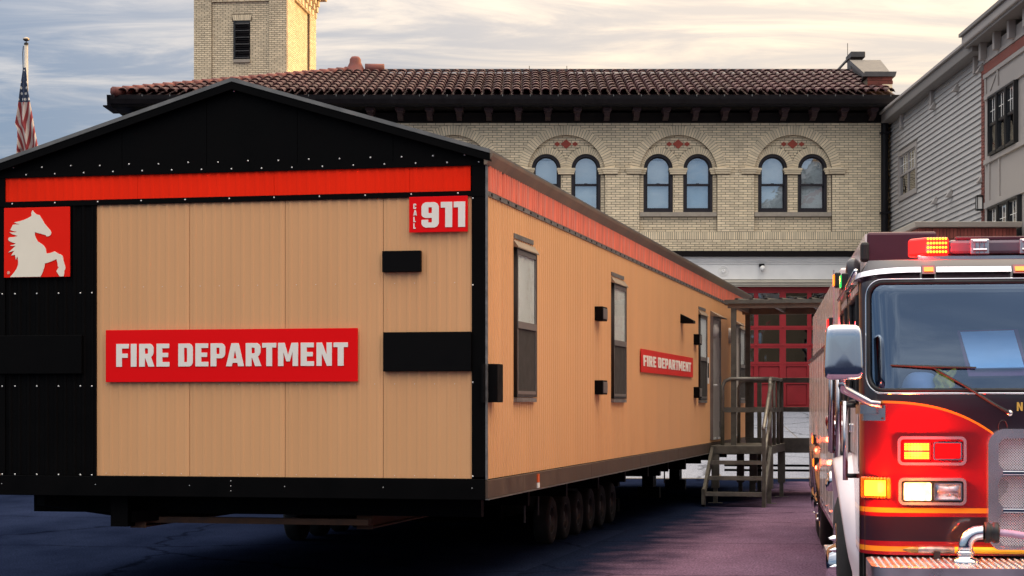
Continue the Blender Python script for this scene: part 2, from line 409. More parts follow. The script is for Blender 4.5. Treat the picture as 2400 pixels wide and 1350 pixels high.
# ------------------------------------------------------------------ fire station
YF = 60.0
S75 = F/YF
def FX(px): return (px-PX)/S75
def FZ(py): return CH+(PY-py)/S75
GZ = 1.55
station = empty('fire_station', (0, YF, GZ))
tag(station, 'cream brick fire station with arched windows, red tiled roof and red bay door', 'building')
def SL(me_or_mb, name, m, parent=None, **kw):      # geometry given in world coordinates -> under the station root
    me = me_or_mb.mesh(name) if isinstance(me_or_mb, MB) else me_or_mb
    me.transform(Matrix.Translation((0, -YF, -GZ)))
    return put(me, name, m, parent or station, **kw)
BAYS = [FX(p) for p in (532, 797, 1062, 1327, 1590, 1859)]
ZC = FZ(408); R_OUT, R_IN = 1.52, 1.225
ZSP = FZ(393.5); Z_CAPB = FZ(407.5)
Z_SILLT, Z_SILLB = FZ(497), FZ(507)
Z_RECB = FZ(543); Z_SOLB = FZ(562); Z_WB = FZ(588.5); Z_WT = FZ(288)
WOFF, WHW = 0.622, 0.46
RECW = 1.213
XL, XR = -12.4, FX(2075)
def arc(cx, cz, r, a0, a1, n):
    return [(cx+r*math.cos(a0+(a1-a0)*i/n), cz+r*math.sin(a0+(a1-a0)*i/n)) for i in range(n+1)]
aS = math.asin((ZSP-ZC)/R_IN)
def recess_outline(cx):
    pts = [(cx-RECW, Z_RECB), (cx+RECW, Z_RECB), (cx+RECW, ZSP)]
    pts += arc(cx, ZC, R_IN, aS, math.pi-aS, 24)
    pts += [(cx-RECW, ZSP)]
    return pts
def win_outline(cx, hw, zb, zs, n=16):
    return [(cx-hw, zb), (cx+hw, zb)] + arc(cx, zs, hw, 0, math.pi, n)
# wall cores (mortar backing)
doorL, doorR, doorB, doorT = FX(1700), FX(1972), GZ, FZ(672)
outer = [(XL, 1.0), (XR, 1.0), (XR, Z_WT+.25), (XL, Z_WT+.25)]
holes = [recess_outline(c)[::-1] for c in BAYS] + [[(doorL, 1.02), (doorL, doorT), (doorR, doorT), (doorR, 1.02)]]
SL(plate([outer]+holes, .12, M_front(0, YF+.072, 0)), 'wall', MT['mortar'])
rb = MB()
win_c = [(c, c+s*WOFF) for c in BAYS for s in (-1, 1)]
rec = plate([[(XL+.1, FZ(600)), (XR-.1, FZ(600)), (XR-.1, Z_WT+.2), (XL+.1, Z_WT+.2)]] + [win_outline(w, WHW-.01, Z_SILLT, ZSP)[::-1] for _, w in win_c], .10, M_front(0, YF+.192, 0))
SL(rec, 'recessed_wall', MT['mortar'])
SL(MB().box(XL+.12, XR-.12, YF+1.2, YF+12, GZ, Z_WT+.2), 'interior_core', MT['dark_room'])
SL(MB().box(XR-.1, XR, YF+.14, YF+12.2, 1.0, Z_WT+.2), 'side_wall', MT['brick'])
SL(MB().box(XL, XL+.1, YF+.14, YF+12.2, 1.0, Z_WT+.2), 'side_wall', MT['brick'])
# bricks -----------------------------------------------------------------
BL, BH, J = 20.6/S75, 5.78/S75, .0165
def minus(iv, blocks):
    out = [iv]
    for b0, b1 in blocks:
        nxt = []
        for a0, a1 in out:
            if b1 <= a0 or b0 >= a1: nxt.append((a0, a1)); continue
            if b0 > a0: nxt.append((a0, b0))
            if b1 < a1: nxt.append((b1, a1))
        out = nxt
    return out
XVIS = XL
bricks = []          # (x0,x1,z0,z1,yfront)
def lay_rows(z0, z1, x0, x1, blocker, yf, bl=BL, bh=BH, out=bricks):
    n = max(1, round((z1-z0)/bh)); h = (z1-z0)/n
    for r in range(n):
        za, zb = z0+r*h, z0+(r+1)*h
        bl_now = blocker((za+zb)/2)
        x = x0 - (bl*.5 if r % 2 else 0)
        while x < x1:
            for a, b in minus((max(x, x0), min(x+bl, x1)), bl_now):
                if b-a > .024: out.append((a+J/2, b-J/2, za+J/2, zb-J/2, yf))
            x += bl
def field_block(z):
    bl = []
    for c in BAYS:
        if z > ZSP:
            d = (R_OUT-.02)**2-(z-ZC)**2
            if d > 0: bl.append((c-math.sqrt(d), c+math.sqrt(d)))
        elif z > Z_CAPB: bl.append((c-1.60, c+1.60))
        elif z > Z_RECB: bl.append((c-RECW, c+RECW))
    return bl
def rec_block(c):
    def f(z):
        bl = []
        if z > ZSP:
            d = (R_IN+.05)**2-(z-ZC)**2
            h = math.sqrt(max(d, 0)); bl += [(c-9, c-h), (c+h, c+9)]
            for s in (-1, 1):
                d = .67**2-(z-ZSP)**2
                if d > 0: bl.append((c+s*WOFF-math.sqrt(d), c+s*WOFF+math.sqrt(d)))
        else:
            bl += [(c-9, c-RECW), (c+RECW, c+9)]
            if z > Z_SILLB: 
                for s in (-1, 1): bl.append((c+s*WOFF-WHW, c+s*WOFF+WHW))
            if Z_SILLB-.0 < z < Z_SILLT or Z_CAPB < z <= ZSP: bl.append((c-9, c+9))
        return bl
    return f
lay_rows(Z_RECB, Z_WT, XVIS, XR, field_block, YF)
for c in BAYS: lay_rows(Z_RECB, ZC+R_IN, c-RECW, c+RECW, rec_block(c), YF+.13)
lay_rows(Z_WB, Z_SOLB, XVIS, XR, lambda z: [], YF)
lay_rows(FZ(602)-3.5, FZ(672), doorR+.25, XR, lambda z: [], YF)
# soldier course
sw = 8.2/S75*.62; x = XVIS
while x < XR:
    bricks.append((x+J/2, min(x+sw, XR)-J/2, Z_SOLB+J/2, Z_RECB-J/2, YF)); x += sw
unit = {}
def brick_obj(b, parent, m, name='brick', conv=lambda v: v):
    w, h = round(b[1]-b[0], 3), round(b[3]-b[2], 3)
    if (w, h, name) not in unit:
        me = MB().box(0, w, 0, .10, 0, h).mesh(name); me.materials.append(m); unit[(w, h, name)] = me
    o = bpy.data.objects.new(name, unit[(w, h, name)]); col.objects.link(o); o.parent = parent
    o.location = conv(Vector((b[0], b[4]-random.uniform(0, .004), b[2])))
    return o
vis = [b for b in bricks if b[0] > 3.2]
vis.sort(key=lambda b: -(b[1]-b[0])*(b[3]-b[2])*(1 if b[1] < 12 else 0))
single = set(id(b) for b in vis[:300])
rest = MB()
for b in bricks:
    if id(b) in single: brick_obj(b, station, MT['brick'], conv=lambda v: v-Vector((0, YF, GZ)))
    else:
        y = b[4]-random.uniform(0, .004); rest.box(b[0], b[1], y, y+.1, b[2], b[3])
o = SL(rest, 'brick_field', MT['brick']); o['kind'] = 'stuff'
# arch voussoirs
nv = 0; vrest = MB()
def ring(cx, cz, r0, r1, a0, a1, n, yf, xlim=None):
    global nv
    for i in range(n):
        p, q = a0+(a1-a0)*(i+.08)/n, a0+(a1-a0)*(i+.92)/n
        pts = [(cx+r*math.cos(t), cz+r*math.sin(t)) for r, t in ((r0, p), (r1, p), (r1, q), (r0, q))]
        if xlim and not (xlim[0] < (pts[0][0]+pts[3][0])/2 < xlim[1]): continue
        if xlim: pts = [(min(max(x, xlim[0]), xlim[1]), z) for x, z in pts]
        mb = vrest if (cx < 0 or nv >= 300) else MB()
        y0 = yf-random.uniform(0, .004)
        mb.hexa([(pts[k][0], y, pts[k][1]) for y in (y0+.14, y0) for k in (0, 1, 2, 3)])
        if mb is not vrest:
            SL(mb, 'voussoir', MT['brick']); nv += 1
for c in BAYS:
    a = math.asin((ZSP-ZC)/R_OUT)
    ring(c, ZC, R_IN, R_OUT, a, math.pi-a, 46, YF-.012)
    for s in (-1, 1):
        w = c+s*WOFF
        ring(w, ZSP, WHW-.005, .66, 0, math.pi, 24, YF+.10, (c, c+RECW+.05) if s > 0 else (c-RECW-.05, c))
o = SL(vrest, 'voussoir_field', MT['brick']); o['kind'] = 'stuff'
# capital bands, sills, diamonds, windows
for c in BAYS:
    cap_h = ZSP-Z_CAPB
    for x0, x1, yy in ((c-1.62, c-1.16, YF-.06), (c-1.20, c-1.02, YF+.05), (c-.25, c+.25, YF+.05), (c+1.02, c+1.20, YF+.05), (c+1.16, c+1.62, YF-.06)):
        m = MB()
        for k, e in enumerate((0.0, .025, .05)):
            m.box(x0-e*.8, x1+e*.8, yy-e, yy+.2, Z_CAPB+cap_h*k/3+.004, Z_CAPB+cap_h*(k+1)/3-.002)
        SL(m, 'capital', MT['brick'])
    SL(MB().box(c-RECW+.01, c+RECW-.01, YF+.02, YF+.3, Z_SILLB, Z_SILLT), 'sill', MT['stone'], bevel=.008)
    zd = FZ(336.5)
    for dx, r in ((0, 13.0/S75), (-21/S75, 7/S75), (21/S75, 7/S75)):
        SL(plate([[(c+dx-r, zd), (c+dx, zd-r*.84), (c+dx+r, zd), (c+dx, zd+r*.84)]], .04, M_front(0, YF+.125, 0)), 'diamond', MT['diamond'])
for c, w in win_c:
    ft = .085
    zmid = FZ(431)
    fr = SL(plate([win_outline(w, WHW-.012, Z_SILLT+.004, ZSP), win_outline(w, WHW-ft, Z_SILLT+.10, ZSP)[::-1]], .12, M_front(0, YF+.22, 0)), 'window', MT['win_frame'], bevel=.01)
    ih = WHW-ft
    SL(plate([win_outline(w, ih+.01, zmid-.03, ZSP), win_outline(w, ih-.045, zmid+.03, ZSP)[::-1]], .05, M_front(0, YF+.27, 0)), 'upper_sash', MT['win_frame'], fr)
    SL(plate([[(w-ih-.01, Z_SILLT+.09), (w+ih+.01, Z_SILLT+.09), (w+ih+.01, zmid+.02), (w-ih-.01, zmid+.02)],
              [(w-ih+.045, Z_SILLT+.155), (w-ih+.045, zmid-.035), (w+ih-.045, zmid-.035), (w+ih-.045, Z_SILLT+.155)]], .05, M_front(0, YF+.33, 0)), 'lower_sash', MT['win_frame'], fr)
    SL(plate([win_outline(w, ih-.04, zmid+.02, ZSP)], .008, M_front(0, YF+.275, 0)), 'pane', MT['pane'], fr)
    SL(plate([[(w-ih+.04, Z_SILLT+.15), (w+ih-.04, Z_SILLT+.15), (w+ih-.04, zmid-.03), (w-ih+.04, zmid-.03)]], .008, M_front(0, YF+.335, 0)), 'pane', MT['pane'], fr)
    SL(MB().box(w-ih, w+ih, YF+.365, YF+.37, Z_SILLT+.05, ZSP+ih*(.98 if random.random() < .6 else .7)), 'blind', random.choice((MT['blind'], MT['blind'], MT['blind2'])), fr)
    SL(MB().box(w-.05, w+.05, YF+.24, YF+.27, zmid+.02, zmid+.045), 'sash_lock', MT['win_frame'], fr)
# lintel, white fascia, mouldings
xa, xb = FX(1350), FX(2075)
SL(MB().box(xa, xb, YF-.22, YF+.05, FZ(602), FZ(589)), 'iron_lintel', MT['dark_wood'], bevel=.01)
SL(MB().box(xa, xb, YF-.10, YF+.05, FZ(612), FZ(602)-.004).box(xa, xb, YF-.075, YF+.05, FZ(616), FZ(612)-.004).box(xa, xb, YF-.055, YF+.05, FZ(620), FZ(616)-.006), 'fascia_moulding', MT['white_trim'], bevel=.006)
fasc = SL(MB().box(xa, xb, YF-.04, YF+.05, FZ(655), FZ(620)-.006), 'white_fascia', MT['white_trim'])
for r0, r1 in ((.155, .14), (.105, .093), (.07, .0)):
    SL(MB().lathe([(r0, 0), (r0, .018), ((r0+r1)/2, .024), (r1, .018), (r1, 0)], (FX(1695), YF-.04, FZ(635.5)), (0, -1, 0), 28), 'roundel', MT['white_trim'], fasc, smooth=True)
camo = SL(MB().box(FX(1778), FX(1790), YF-.2, YF-.04, FZ(626), FZ(619)), 'security_camera', MT['gutter'], fasc, bevel=.01)
SL(MB().lathe([(.0, -.0), (.05, .01), (.08, .05), (.082, .09), (.07, .13), (.04, .17), (.0, .18)], (FX(1786), YF-.16, FZ(624)), (0, -.4, -1), 16), 'camera_dome', MT['white_trim'], fasc, smooth=True)
m = MB()
for k, (p0, p1, d) in enumerate(((672, 668, .02), (668, 662, .06), (662, 656.5, .10))):
    m.box(xa, xb, YF-d, YF+.05, FZ(p0), FZ(p1)-.003)
SL(m, 'door_head_moulding', MT['cream_trim'])
for x0, x1 in ((doorL-.25, doorL), (doorR, doorR+.25)):
    SL(MB().box(x0, x1, YF-.02, YF+.4, 1.2, doorT), 'door_jamb', MT['cream_trim'])
# bay door
YD = YF+.22
dr = SL(MB().box(doorL, doorR, YD+.03, YD+.06, 1.45, doorT), 'bay_door', MT['door_red'])
cols = [(1718, 1769), (1779, 1829), (1844, 1894), (1904, 1954)]
rows = [(686, 719), (729.5, 763), (772.5, 805), (815.7, 847.7)]
frame_o = [(doorL+.005, 1.47), (doorR-.005, 1.47), (doorR-.005, doorT-.005), (doorL+.005, doorT-.005)]
hl = []
def rect(a, b, c, d): return [(FX(a), FZ(d)), (FX(a), FZ(c)), (FX(b), FZ(c)), (FX(b), FZ(d))]
for a, b in cols:
    for c, d in rows: hl.append(rect(a, b, c, d))
    hl.append(rect(a, b, 858, 889)); hl.append(rect(a, b, 900, 951))
SL(plate([frame_o]+hl, .05, M_front(0, YD, 0)), 'door_frame', MT['door_red'], dr, bevel=.008)
for a, b in cols:
    for c, d in rows:
        SL(MB().box(FX(a), FX(b), YD+.004, YD+.010, FZ(d), FZ(c)), 'pane', MT['dark_pane'], dr)
    for c, d in ((858, 889), (900, 951)):
        SL(MB().box(FX(a)+.03, FX(b)-.03, YD+.004, YD+.03, FZ(d)+.03, FZ(c)-.03), 'panel', MT['door_red'], dr, bevel=.006)
for y in (724, 768, 810.5, 852.5, 894.5):
    SL(MB().box(doorL+.01, doorR-.01, YD-.034, YD-.026, FZ(y)-.008, FZ(y)+.008), 'section_joint', MT['door_red'], dr)
for px_ in (1774, 1836.5, 1899):
    for y in (724, 768, 810.5): 
        SL(MB().lathe([(.0, .03), (.03, .02), (.03, 0)], (FX(px_), YD-.03, FZ(y)+.03), (0, -1, 0), 8), 'bolt', MT['door_red'], dr)
# eaves
YE = YF-1.1
ZE = CH+(PY-222)*YE/F
EXL, EXR = (250-PX)/F*YE, (2118-PX)/F*YE
SL(MB().hexa([(XL-.05, YF-.05, Z_WT), (XR, YF-.05, Z_WT), (XR, YF+.3, Z_WT), (XL-.05, YF+.3, Z_WT),
              (XL-.05, YF-.12, Z_WT+.30), (XR+.02, YF-.12, Z_WT+.30), (XR+.02, YF+.3, Z_WT+.30), (XL-.05, YF+.3, Z_WT+.30)]), 'cornice', MT['dark_wood'])
SL(MB().box(XL-.7, XR+.3, YE+.12, YF+.5, ZE-.34, ZE-.30), 'soffit', MT['dark_wood'])
gp = [(YE+.16, ZE-.34), (YE+.05, ZE-.26), (YE+.01, ZE-.12), (YE, ZE), (YE+.30, ZE), (YE+.30, ZE-.34)]
SL(MB().prism(gp, 'x', XL-.45, XR+.1), 'gutter', MT['gutter'])
for s, xe, xw in ((1, EXR, XR+.1), (-1, EXL, XL-.45)):
    SL(MB().hexa([(xw, YE+.1, ZE-.36), (xw+s*.12, YE+.1, ZE-.30), (xw+s*.12, YF+3, ZE-.30), (xw, YF+3, ZE-.36),
                  (xw, YE, ZE), (xe, YE-.01, ZE), (xe, YF+8, ZE), (xw, YF+8, ZE)] if s > 0 else
                 [(xw-.12, YE+.1, ZE-.30), (xw, YE+.1, ZE-.36), (xw, YF+3, ZE-.36), (xw-.12, YF+3, ZE-.30),
                  (xe, YE-.01, ZE), (xw, YE, ZE), (xw, YF+8, ZE), (xe, YF+8, ZE)]), 'eave_end', MT['gutter'])
bx = 449
while bx < 2070:
    Yb = YF-.75
    X = (bx-PX)/F*Yb; zt = CH+(PY-249)*Yb/F
    m = MB().box(X-.13, X+.13, YF-.82, YF-.1, zt-.12, zt+.02).box(X-.105, X+.105, YF-.80, YF-.1, zt-.17, zt-.125)
    m.prism([(YF-.72, zt-.175), (YF-.55, zt-.30), (YF-.1, zt-.36), (YF-.1, zt-.175)], 'x', X-.085, X+.085)
    SL(m, 'bracket', MT['bracket'], bevel=.008); bx += 69.6
gx = 250+18
while gx < 2110:
    X = (gx-PX)/F*YE
    SL(MB().box(X-.012, X+.012, YE-.012, YE+.1, ZE-.05, ZE+.012), 'gutter_strap', MT['roof_metal']); gx += 65
SL(MB().tube([((2073-PX)/F*(YF-.1), YF-.12, FZ(560)), ((2073-PX)/F*(YF-.1), YF-.12, FZ(262))], .115, 10), 'downpipe', MT['gutter'])
for y in (313, 500): SL(MB().box(FX(2061), FX(2085), YF-.25, YF, FZ(y)-.03, FZ(y)+.03), 'pipe_clamp', MT['gutter'])
# roof
YR = 66.0
ZRG = CH+(PY-170)*YR/F
RXL = (830-PX)/F*YR
ex0, ex1 = -12.75, 11.25
eave_z = ZE+.03
slope_len = math.hypot(YR-YE, ZRG-eave_z); ang = math.atan2(ZRG-eave_z, YR-YE)
rf = SL(MB().quad((ex0, YE+.05, eave_z-.02), (ex1, YE+.05, eave_z-.02), (ex1, YR, ZRG-.02), (RXL, YR, ZRG-.02))
   .quad((ex1, YE+.05, eave_z-.06), (ex1, 2*YR-YE, eave_z-.06), (ex1, YR, ZRG-.03), (ex1, YR, ZRG-.02))
   .quad((ex0, 2*YR-YE, eave_z-.02), (ex0, YE+.05, eave_z-.02), (RXL, YR, ZRG-.02), (RXL, YR, ZRG-.021))
   .quad((ex1, 2*YR-YE, eave_z-.02), (ex0, 2*YR-YE, eave_z-.02), (RXL, YR, ZRG-.02), (ex1, YR, ZRG-.02)), 'roof', MT['tile'])
NR, TW = 9, .302
rl = slope_len/NR
def tile_mesh():
    prof = [(-.5*TW, .0)]
    for k in range(7):
        t = math.pi*(1-k/6); prof.append((-.06*TW+.40*TW*math.cos(t), .045+.075*math.sin(t)))
    prof += [(.42*TW, .0)]
    mb = MB(); n = len(prof)
    for y, dz in ((0, .055), (rl*1.06, .0)):
        for x, z in prof: mb.v.append((x, y, z+dz))
    for x, z in prof: mb.v.append((x, 0, z+.025))
    for i in range(n-1): mb.f.append((i, i+1, n+i+1, n+i)); mb.f.append((2*n+i, 2*n+i+1, i+1, i))
    return mb
tm = tile_mesh(); tme = tm.mesh('roof_tile'); tme.materials.append(MT['tile'])
rot = Matrix.Rotation(ang, 4, 'X'); trest = MB(); cnt = 0
for r in range(NR):
    s = r*rl; f_ = s/slope_len
    hx = ex0+(RXL-ex0)*f_
    nx = int((ex1-ex0)/TW)
    for c_ in range(nx):
        X = ex1-.15-c_*TW
        if X < hx+.05: continue
        base = Vector((X, YE-.03+math.cos(ang)*s, eave_z+math.sin(ang)*s+random.uniform(-.006, .006)))
        px_ = PX+F*base.x/base.y
        if cnt < 300 and r < 5 and px_ > 900:
            o = bpy.data.objects.new('roof_tile', tme); col.objects.link(o); o.parent = rf
            o.matrix_local = Matrix.Translation(base-Vector((0, YF, GZ))) @ Matrix.Rotation(random.uniform(-.012, .012), 4, 'Z') @ rot; cnt += 1
        else:
            Mx = Matrix.Translation(base) @ Matrix.Rotation(random.uniform(-.012, .012), 4, 'Z') @ rot; n0 = len(trest.v)
            trest.v += [tuple(Mx @ Vector(v)) for v in tm.v]; trest.f += [tuple(n0+i for i in f) for f in tm.f]
o = SL(trest, 'roof_tile_field', MT['tile'], rf); o['kind'] = 'stuff'
# hip caps, ridge flashing, finial
h0, h1 = Vector((ex0, YE-.02, eave_z+.05)), Vector((RXL, YR, ZRG+.06))
nh = 26
for i in range(nh):
    a_, b_ = h0.lerp(h1, i/nh), h0.lerp(h1, (i+1.12)/nh)
    SL(MB().tube([a_, b_], [.17, .125], 8), 'hip_tile', MT['hip_tile'], rf, smooth=True)
SL(MB().box(RXL, ex1-.1, YR-.10, YR+.10, ZRG+.02, ZRG+.11), 'ridge_flashing', MT['lead'], rf)
SL(MB().lathe([(.42, -.1), (.30, .10), (.20, .30), (.19, .42), (.13, .50), (0, .53)], (RXL+.05, YR-.1, ZRG+.02), (0, 0, 1), 16), 'finial', MT['hip_tile'], rf, smooth=True)
SL(MB().tube([(RXL+.4, YR-.15, ZRG+.08), (RXL+1.05, YR-.15, ZRG+.10)], [.20, .17], 10), 'ridge_cap', MT['hip_tile'], rf, smooth=True)
for px_ in (1033, 1568, 1837):
    p = W(px_, 174, YR-.5)
    SL(MB().box(p.x-.05, p.x+.05, p.y-.05, p.y, p.z-.03, p.z+.04), 'snow_guard', MT['white_trim'], rf, bevel=.01)
# parapet at the right gable
def PW(px, py, Y): return W(px, py, Y)
gx0, gx1 = 10.45, 11.15
def step(Ya, Yb, za, zb, zc, zd):   # wedge wall with sloping top
    return MB().hexa([(gx0, Ya, za), (gx1, Ya, za), (gx1, Yb, zb), (gx0, Yb, zb), (gx0, Ya, zc), (gx1, Ya, zc), (gx1, Yb, zd), (gx0, Yb, zd)])
zpA, zpB, zpC = CH+(PY-176)*61/F, CH+(PY-166)*62/F, CH+(PY-132)*66/F
def PXX(px, Y): return (px-PX)/F*Y
block = empty('gable_parapet', (0, 0, 0))
bpos = [PXX(2030, 60.6), PXX(2090, 60.6)]
par = SL(MB().box(bpos[0], bpos[1]-.02, 60.4, 61.3, ZE+.05, CH+(PY-182)*60.4/F), 'parapet_pier', MT['mortar'], rf)
bpy.data.objects.remove(block)
zt = CH+(PY-180)*60.4/F
for r in range(6):
    za = ZE+.1+(zt-ZE-.1)*r/6; zb = ZE+.1+(zt-ZE-.1)*(r+1)/6
    x = bpos[0]-(0.2 if r % 2 else 0)
    while x < bpos[1]:
        a_, b_ = max(x, bpos[0]), min(x+.33, bpos[1])
        if b_-a_ > .05: SL(MB().box(a_+.006, b_-.006, 60.37, 60.5, za+.006, zb-.006), 'parapet_brick', MT['red_brick'] if (r > 2 and b_ < bpos[1]-.1) or r > 3 else MT['brick'], par)
        x += .33
SL(MB().hexa([(bpos[0]-.15, 60.3, zt), (bpos[1]+.06, 60.3, zt), (bpos[1]+.06, 61.5, zt), (bpos[0]-.02, 61.5, zt),
              (bpos[0]-.10, 60.3, zt+.15), (bpos[1]+.1, 60.3, zt+.15), (bpos[1]+.1, 61.5, zt+.15), (bpos[0]+.05, 61.5, zt+.15)]), 'coping', MT['lead'], par)
a0, a1 = W(2034, 176, 61.4), W(1998, 144, 65.2)
SL(MB().hexa([(a0.x, a0.y, a0.z-.9), (a0.x+.55, a0.y, a0.z-.9), (a1.x+.8, a1.y, a1.z-1.1), (a1.x, a1.y, a1.z-1.1),
              (a0.x, a0.y, a0.z-.1), (a0.x+.55, a0.y, a0.z-.1), (a1.x+.8, a1.y, a1.z-.1), (a1.x, a1.y, a1.z-.1)]), 'raked_wall', MT['lead'], rf)
SL(MB().hexa([(a0.x-.1, a0.y, a0.z-.1), (a0.x+.75, a0.y, a0.z-.1), (a1.x+.95, a1.y, a1.z-.1), (a1.x-.1, a1.y, a1.z-.1),
              (a0.x-.1, a0.y, a0.z+.05), (a0.x+.75, a0.y, a0.z+.05), (a1.x+.95, a1.y, a1.z+.05), (a1.x-.1, a1.y, a1.z+.05)]), 'raked_coping', MT['lead'], rf)
SL(MB().hexa([(a0.x-.06, a0.y-.2, a0.z-.93), (a0.x, a0.y-.2, a0.z-.93), (a1.x, a1.y-.05, a1.z-.55), (a1.x-.06, a1.y-.05, a1.z-.55),
              (a0.x-.06, a0.y-.2, a0.z-.80), (a0.x, a0.y-.2, a0.z-.80), (a1.x, a1.y-.05, a1.z-.42), (a1.x-.06, a1.y-.05, a1.z-.42)]), 'step_flashing', MT['verdigris'], rf)
t0, t1 = W(1990, 150, 66), W(2014, 132, 66)
SL(MB().box(t0.x, t1.x+.02, 65.7, 66.4, ZRG-.6, t1.z-.12), 'chimney_stub', MT['lead'], rf)
SL(MB().box(t0.x-.02, t1.x+.12, 65.5, 66.6, t1.z-.12, t1.z+.08), 'chimney_cap', MT['lead'], rf, bevel=.02)
b0 = W(1962, 166, 66)
SL(MB().tube([b0, (t0.x+.05, 66, t1.z)], .05, 6), 'brace', MT['lead'], rf)
SL(MB().tube([(t0.x-.05, 66, t1.z-.1), (t0.x-.05, 66, t1.z+.45)], .012, 5), 'lightning_rod', MT['lead'], rf)
# rooftop unit behind the ridge
p0, p1 = W(1236, 176, 69), W(1330, 163, 69)
ru = empty('rooftop_unit', ((p0.x+p1.x)/2, 69.5, ZRG-.9))
tag(ru, 'low grey rooftop unit with two thin rods behind the tiled ridge', 'rooftop unit')
w_ = (p1.x-p0.x)/2; hh = p1.z-(ZRG-.9)
MB().box(-w_*.9, w_*.9, -.5, .8, -.3, hh-.12).build('housing', MT['lead'], ru)
MB().box(-w_, w_, -.6, .9, hh-.12, hh).build('lid', MT['white_trim'], ru, bevel=.02)
for x in (-w_*.9, w_*.97): MB().tube([(x, -.5, hh-.1), (x, -.5, hh+.13)], .014, 5).build('rod', MT['lead'], ru)

# ------------------------------------------------------------------ hose tower
YT = 69.0
tw_w = 222/F*YT
TR = R(-5)
p = W(672, PY, YT)                      # front right corner, plan
tower = empty('brick_tower', (p.x, p.y, GZ), TR)
tag(tower, 'tall square cream brick hose tower with black louvred opening, sunlit on one side', 'tower')
TWD, TDP, TH = tw_w, 5.2, 19.0
def TZ(py, Y=YT): return CH+(PY-py)*Y/F-GZ
MB().box(-TWD+.02, -.16, .21, TDP-.02, 0, TH).build('tower_core', MT['mortar'], tower)
tb = []
bl, bh = 13.0/F*YT, 4.62/F*YT
zlo, zhi = TZ(215), TZ(-40)
pxm = YT/F
L0, L1 = -TWD, 0.0
rec_l, rec_r = -TWD+43*pxm, -42*pxm
wx0, wx1, wz0, wz1 = -TWD+95*pxm, -TWD+134*pxm, TZ(137), TZ(46)
sz = TZ(145); fan_t = TZ(32)
lay_rows(zlo, zhi, L0, rec_l, lambda z: [], -.03, bl, bh, tb)
lay_rows(zlo, zhi, rec_r, L1, lambda z: [], -.03, bl, bh, tb)
lay_rows(zlo, TZ(2), rec_l, rec_r, lambda z: [(wx0, wx1)] if wz0-.12 < z < wz1 else ([(wx0-.06, wx1+.06)] if wz1 < z < fan_t else []), .04, bl, bh, tb)
lay_rows(TZ(2), zhi, rec_l, rec_r, lambda z: [], -.03, bl, bh, tb)
tmb = MB()
for b in tb: tmb.box(b[0], b[1], b[4], b[4]+.1, b[2], b[3])
o = tmb.build('brick_field', MT['brick'], tower); o['kind'] = 'stuff'
MB().box(rec_l-.3, rec_r+.3, .055, .2, zlo-8, zhi).build('recess_back', MT['mortar'], tower)
# side bricks (facing right)
sb = []
zr_t = TZ(18, YT+3)
for q0, q1 in ((0, 1.2), (1.2, TDP-1.15), (TDP-1.15, TDP)): lay_rows(zlo, zhi+1.6, q0, q1, lambda z: [], 0, bl*1.6, bh, sb)
smb = MB()
for b in sb:
    rec_ = 1.2 < (b[0]+b[1])/2 < TDP-1.15 and b[2] < TZ(8, YT+2)
    smb.box(-.08-(.10 if rec_ else 0), .03-(.10 if rec_ else 0), b[0], b[1], b[2], b[3])
o = smb.build('side_brick_field', MT['brick'], tower); o['kind'] = 'stuff'
MB().box(wx0-.01, wx1+.01, -.02, .2, sz, wz0).build('sill', MT['stone'], tower, bevel=.01)
MB().box(-TWD+.01, rec_l, -.012, .2, 0, TH).build('pier', MT['mortar'], tower); MB().box(rec_r, -.03, -.012, .2, 0, TH).build('pier', MT['mortar'], tower); MB().box(-.16, -.115, .2, TDP-.03, 0, TH).build('side_core', MT['mortar'], tower); MB().box(-.115, -.012, .0, 1.2, 0, TH).build('side_pier', MT['mortar'], tower); MB().box(-.115, -.012, TDP-1.15, TDP-.02, 0, TH).build('side_pier', MT['mortar'], tower)
lv = MB().box(wx0, wx1, .045, .052, wz0, wz1).build('louvre', MT['louvre'], tower)
for k in range(16):
    z = wz0+.04+(wz1-wz0-.14)*k/15.5
    MB().hexa([(wx0+.07, -.03, z), (wx1-.02, -.03, z), (wx1-.02, .04, z+.05), (wx0+.07, .04, z+.05),
               (wx0+.07, -.03, z+.012), (wx1-.02, -.03, z+.012), (wx1-.02, .04, z+.062), (wx0+.07, .04, z+.062)]).build('slat', MT['lead'] if k % 3 == 0 else MT['gutter'], lv)
MB().box(wx0-.001, wx0+.07, -.025, .04, wz0, wz1).build('louvre_frame', MT['louvre'], lv)
for k in range(9):
    f0, f1 = k/9+.008, (k+1)/9-.008
    xa_, xb_ = wx0-.02, wx1+.02; ta, tb_ = wx0-.07, wx1+.07
    MB().hexa([(xa_+(xb_-xa_)*f, y, wz1+.01) if lo else (ta+(tb_-ta)*f, y, fan_t) for lo in (1, 0) for f, y in ((f0, .03), (f1, .03), (f1, .12), (f0, .12))]).build('voussoir', MT['brick'], tower)
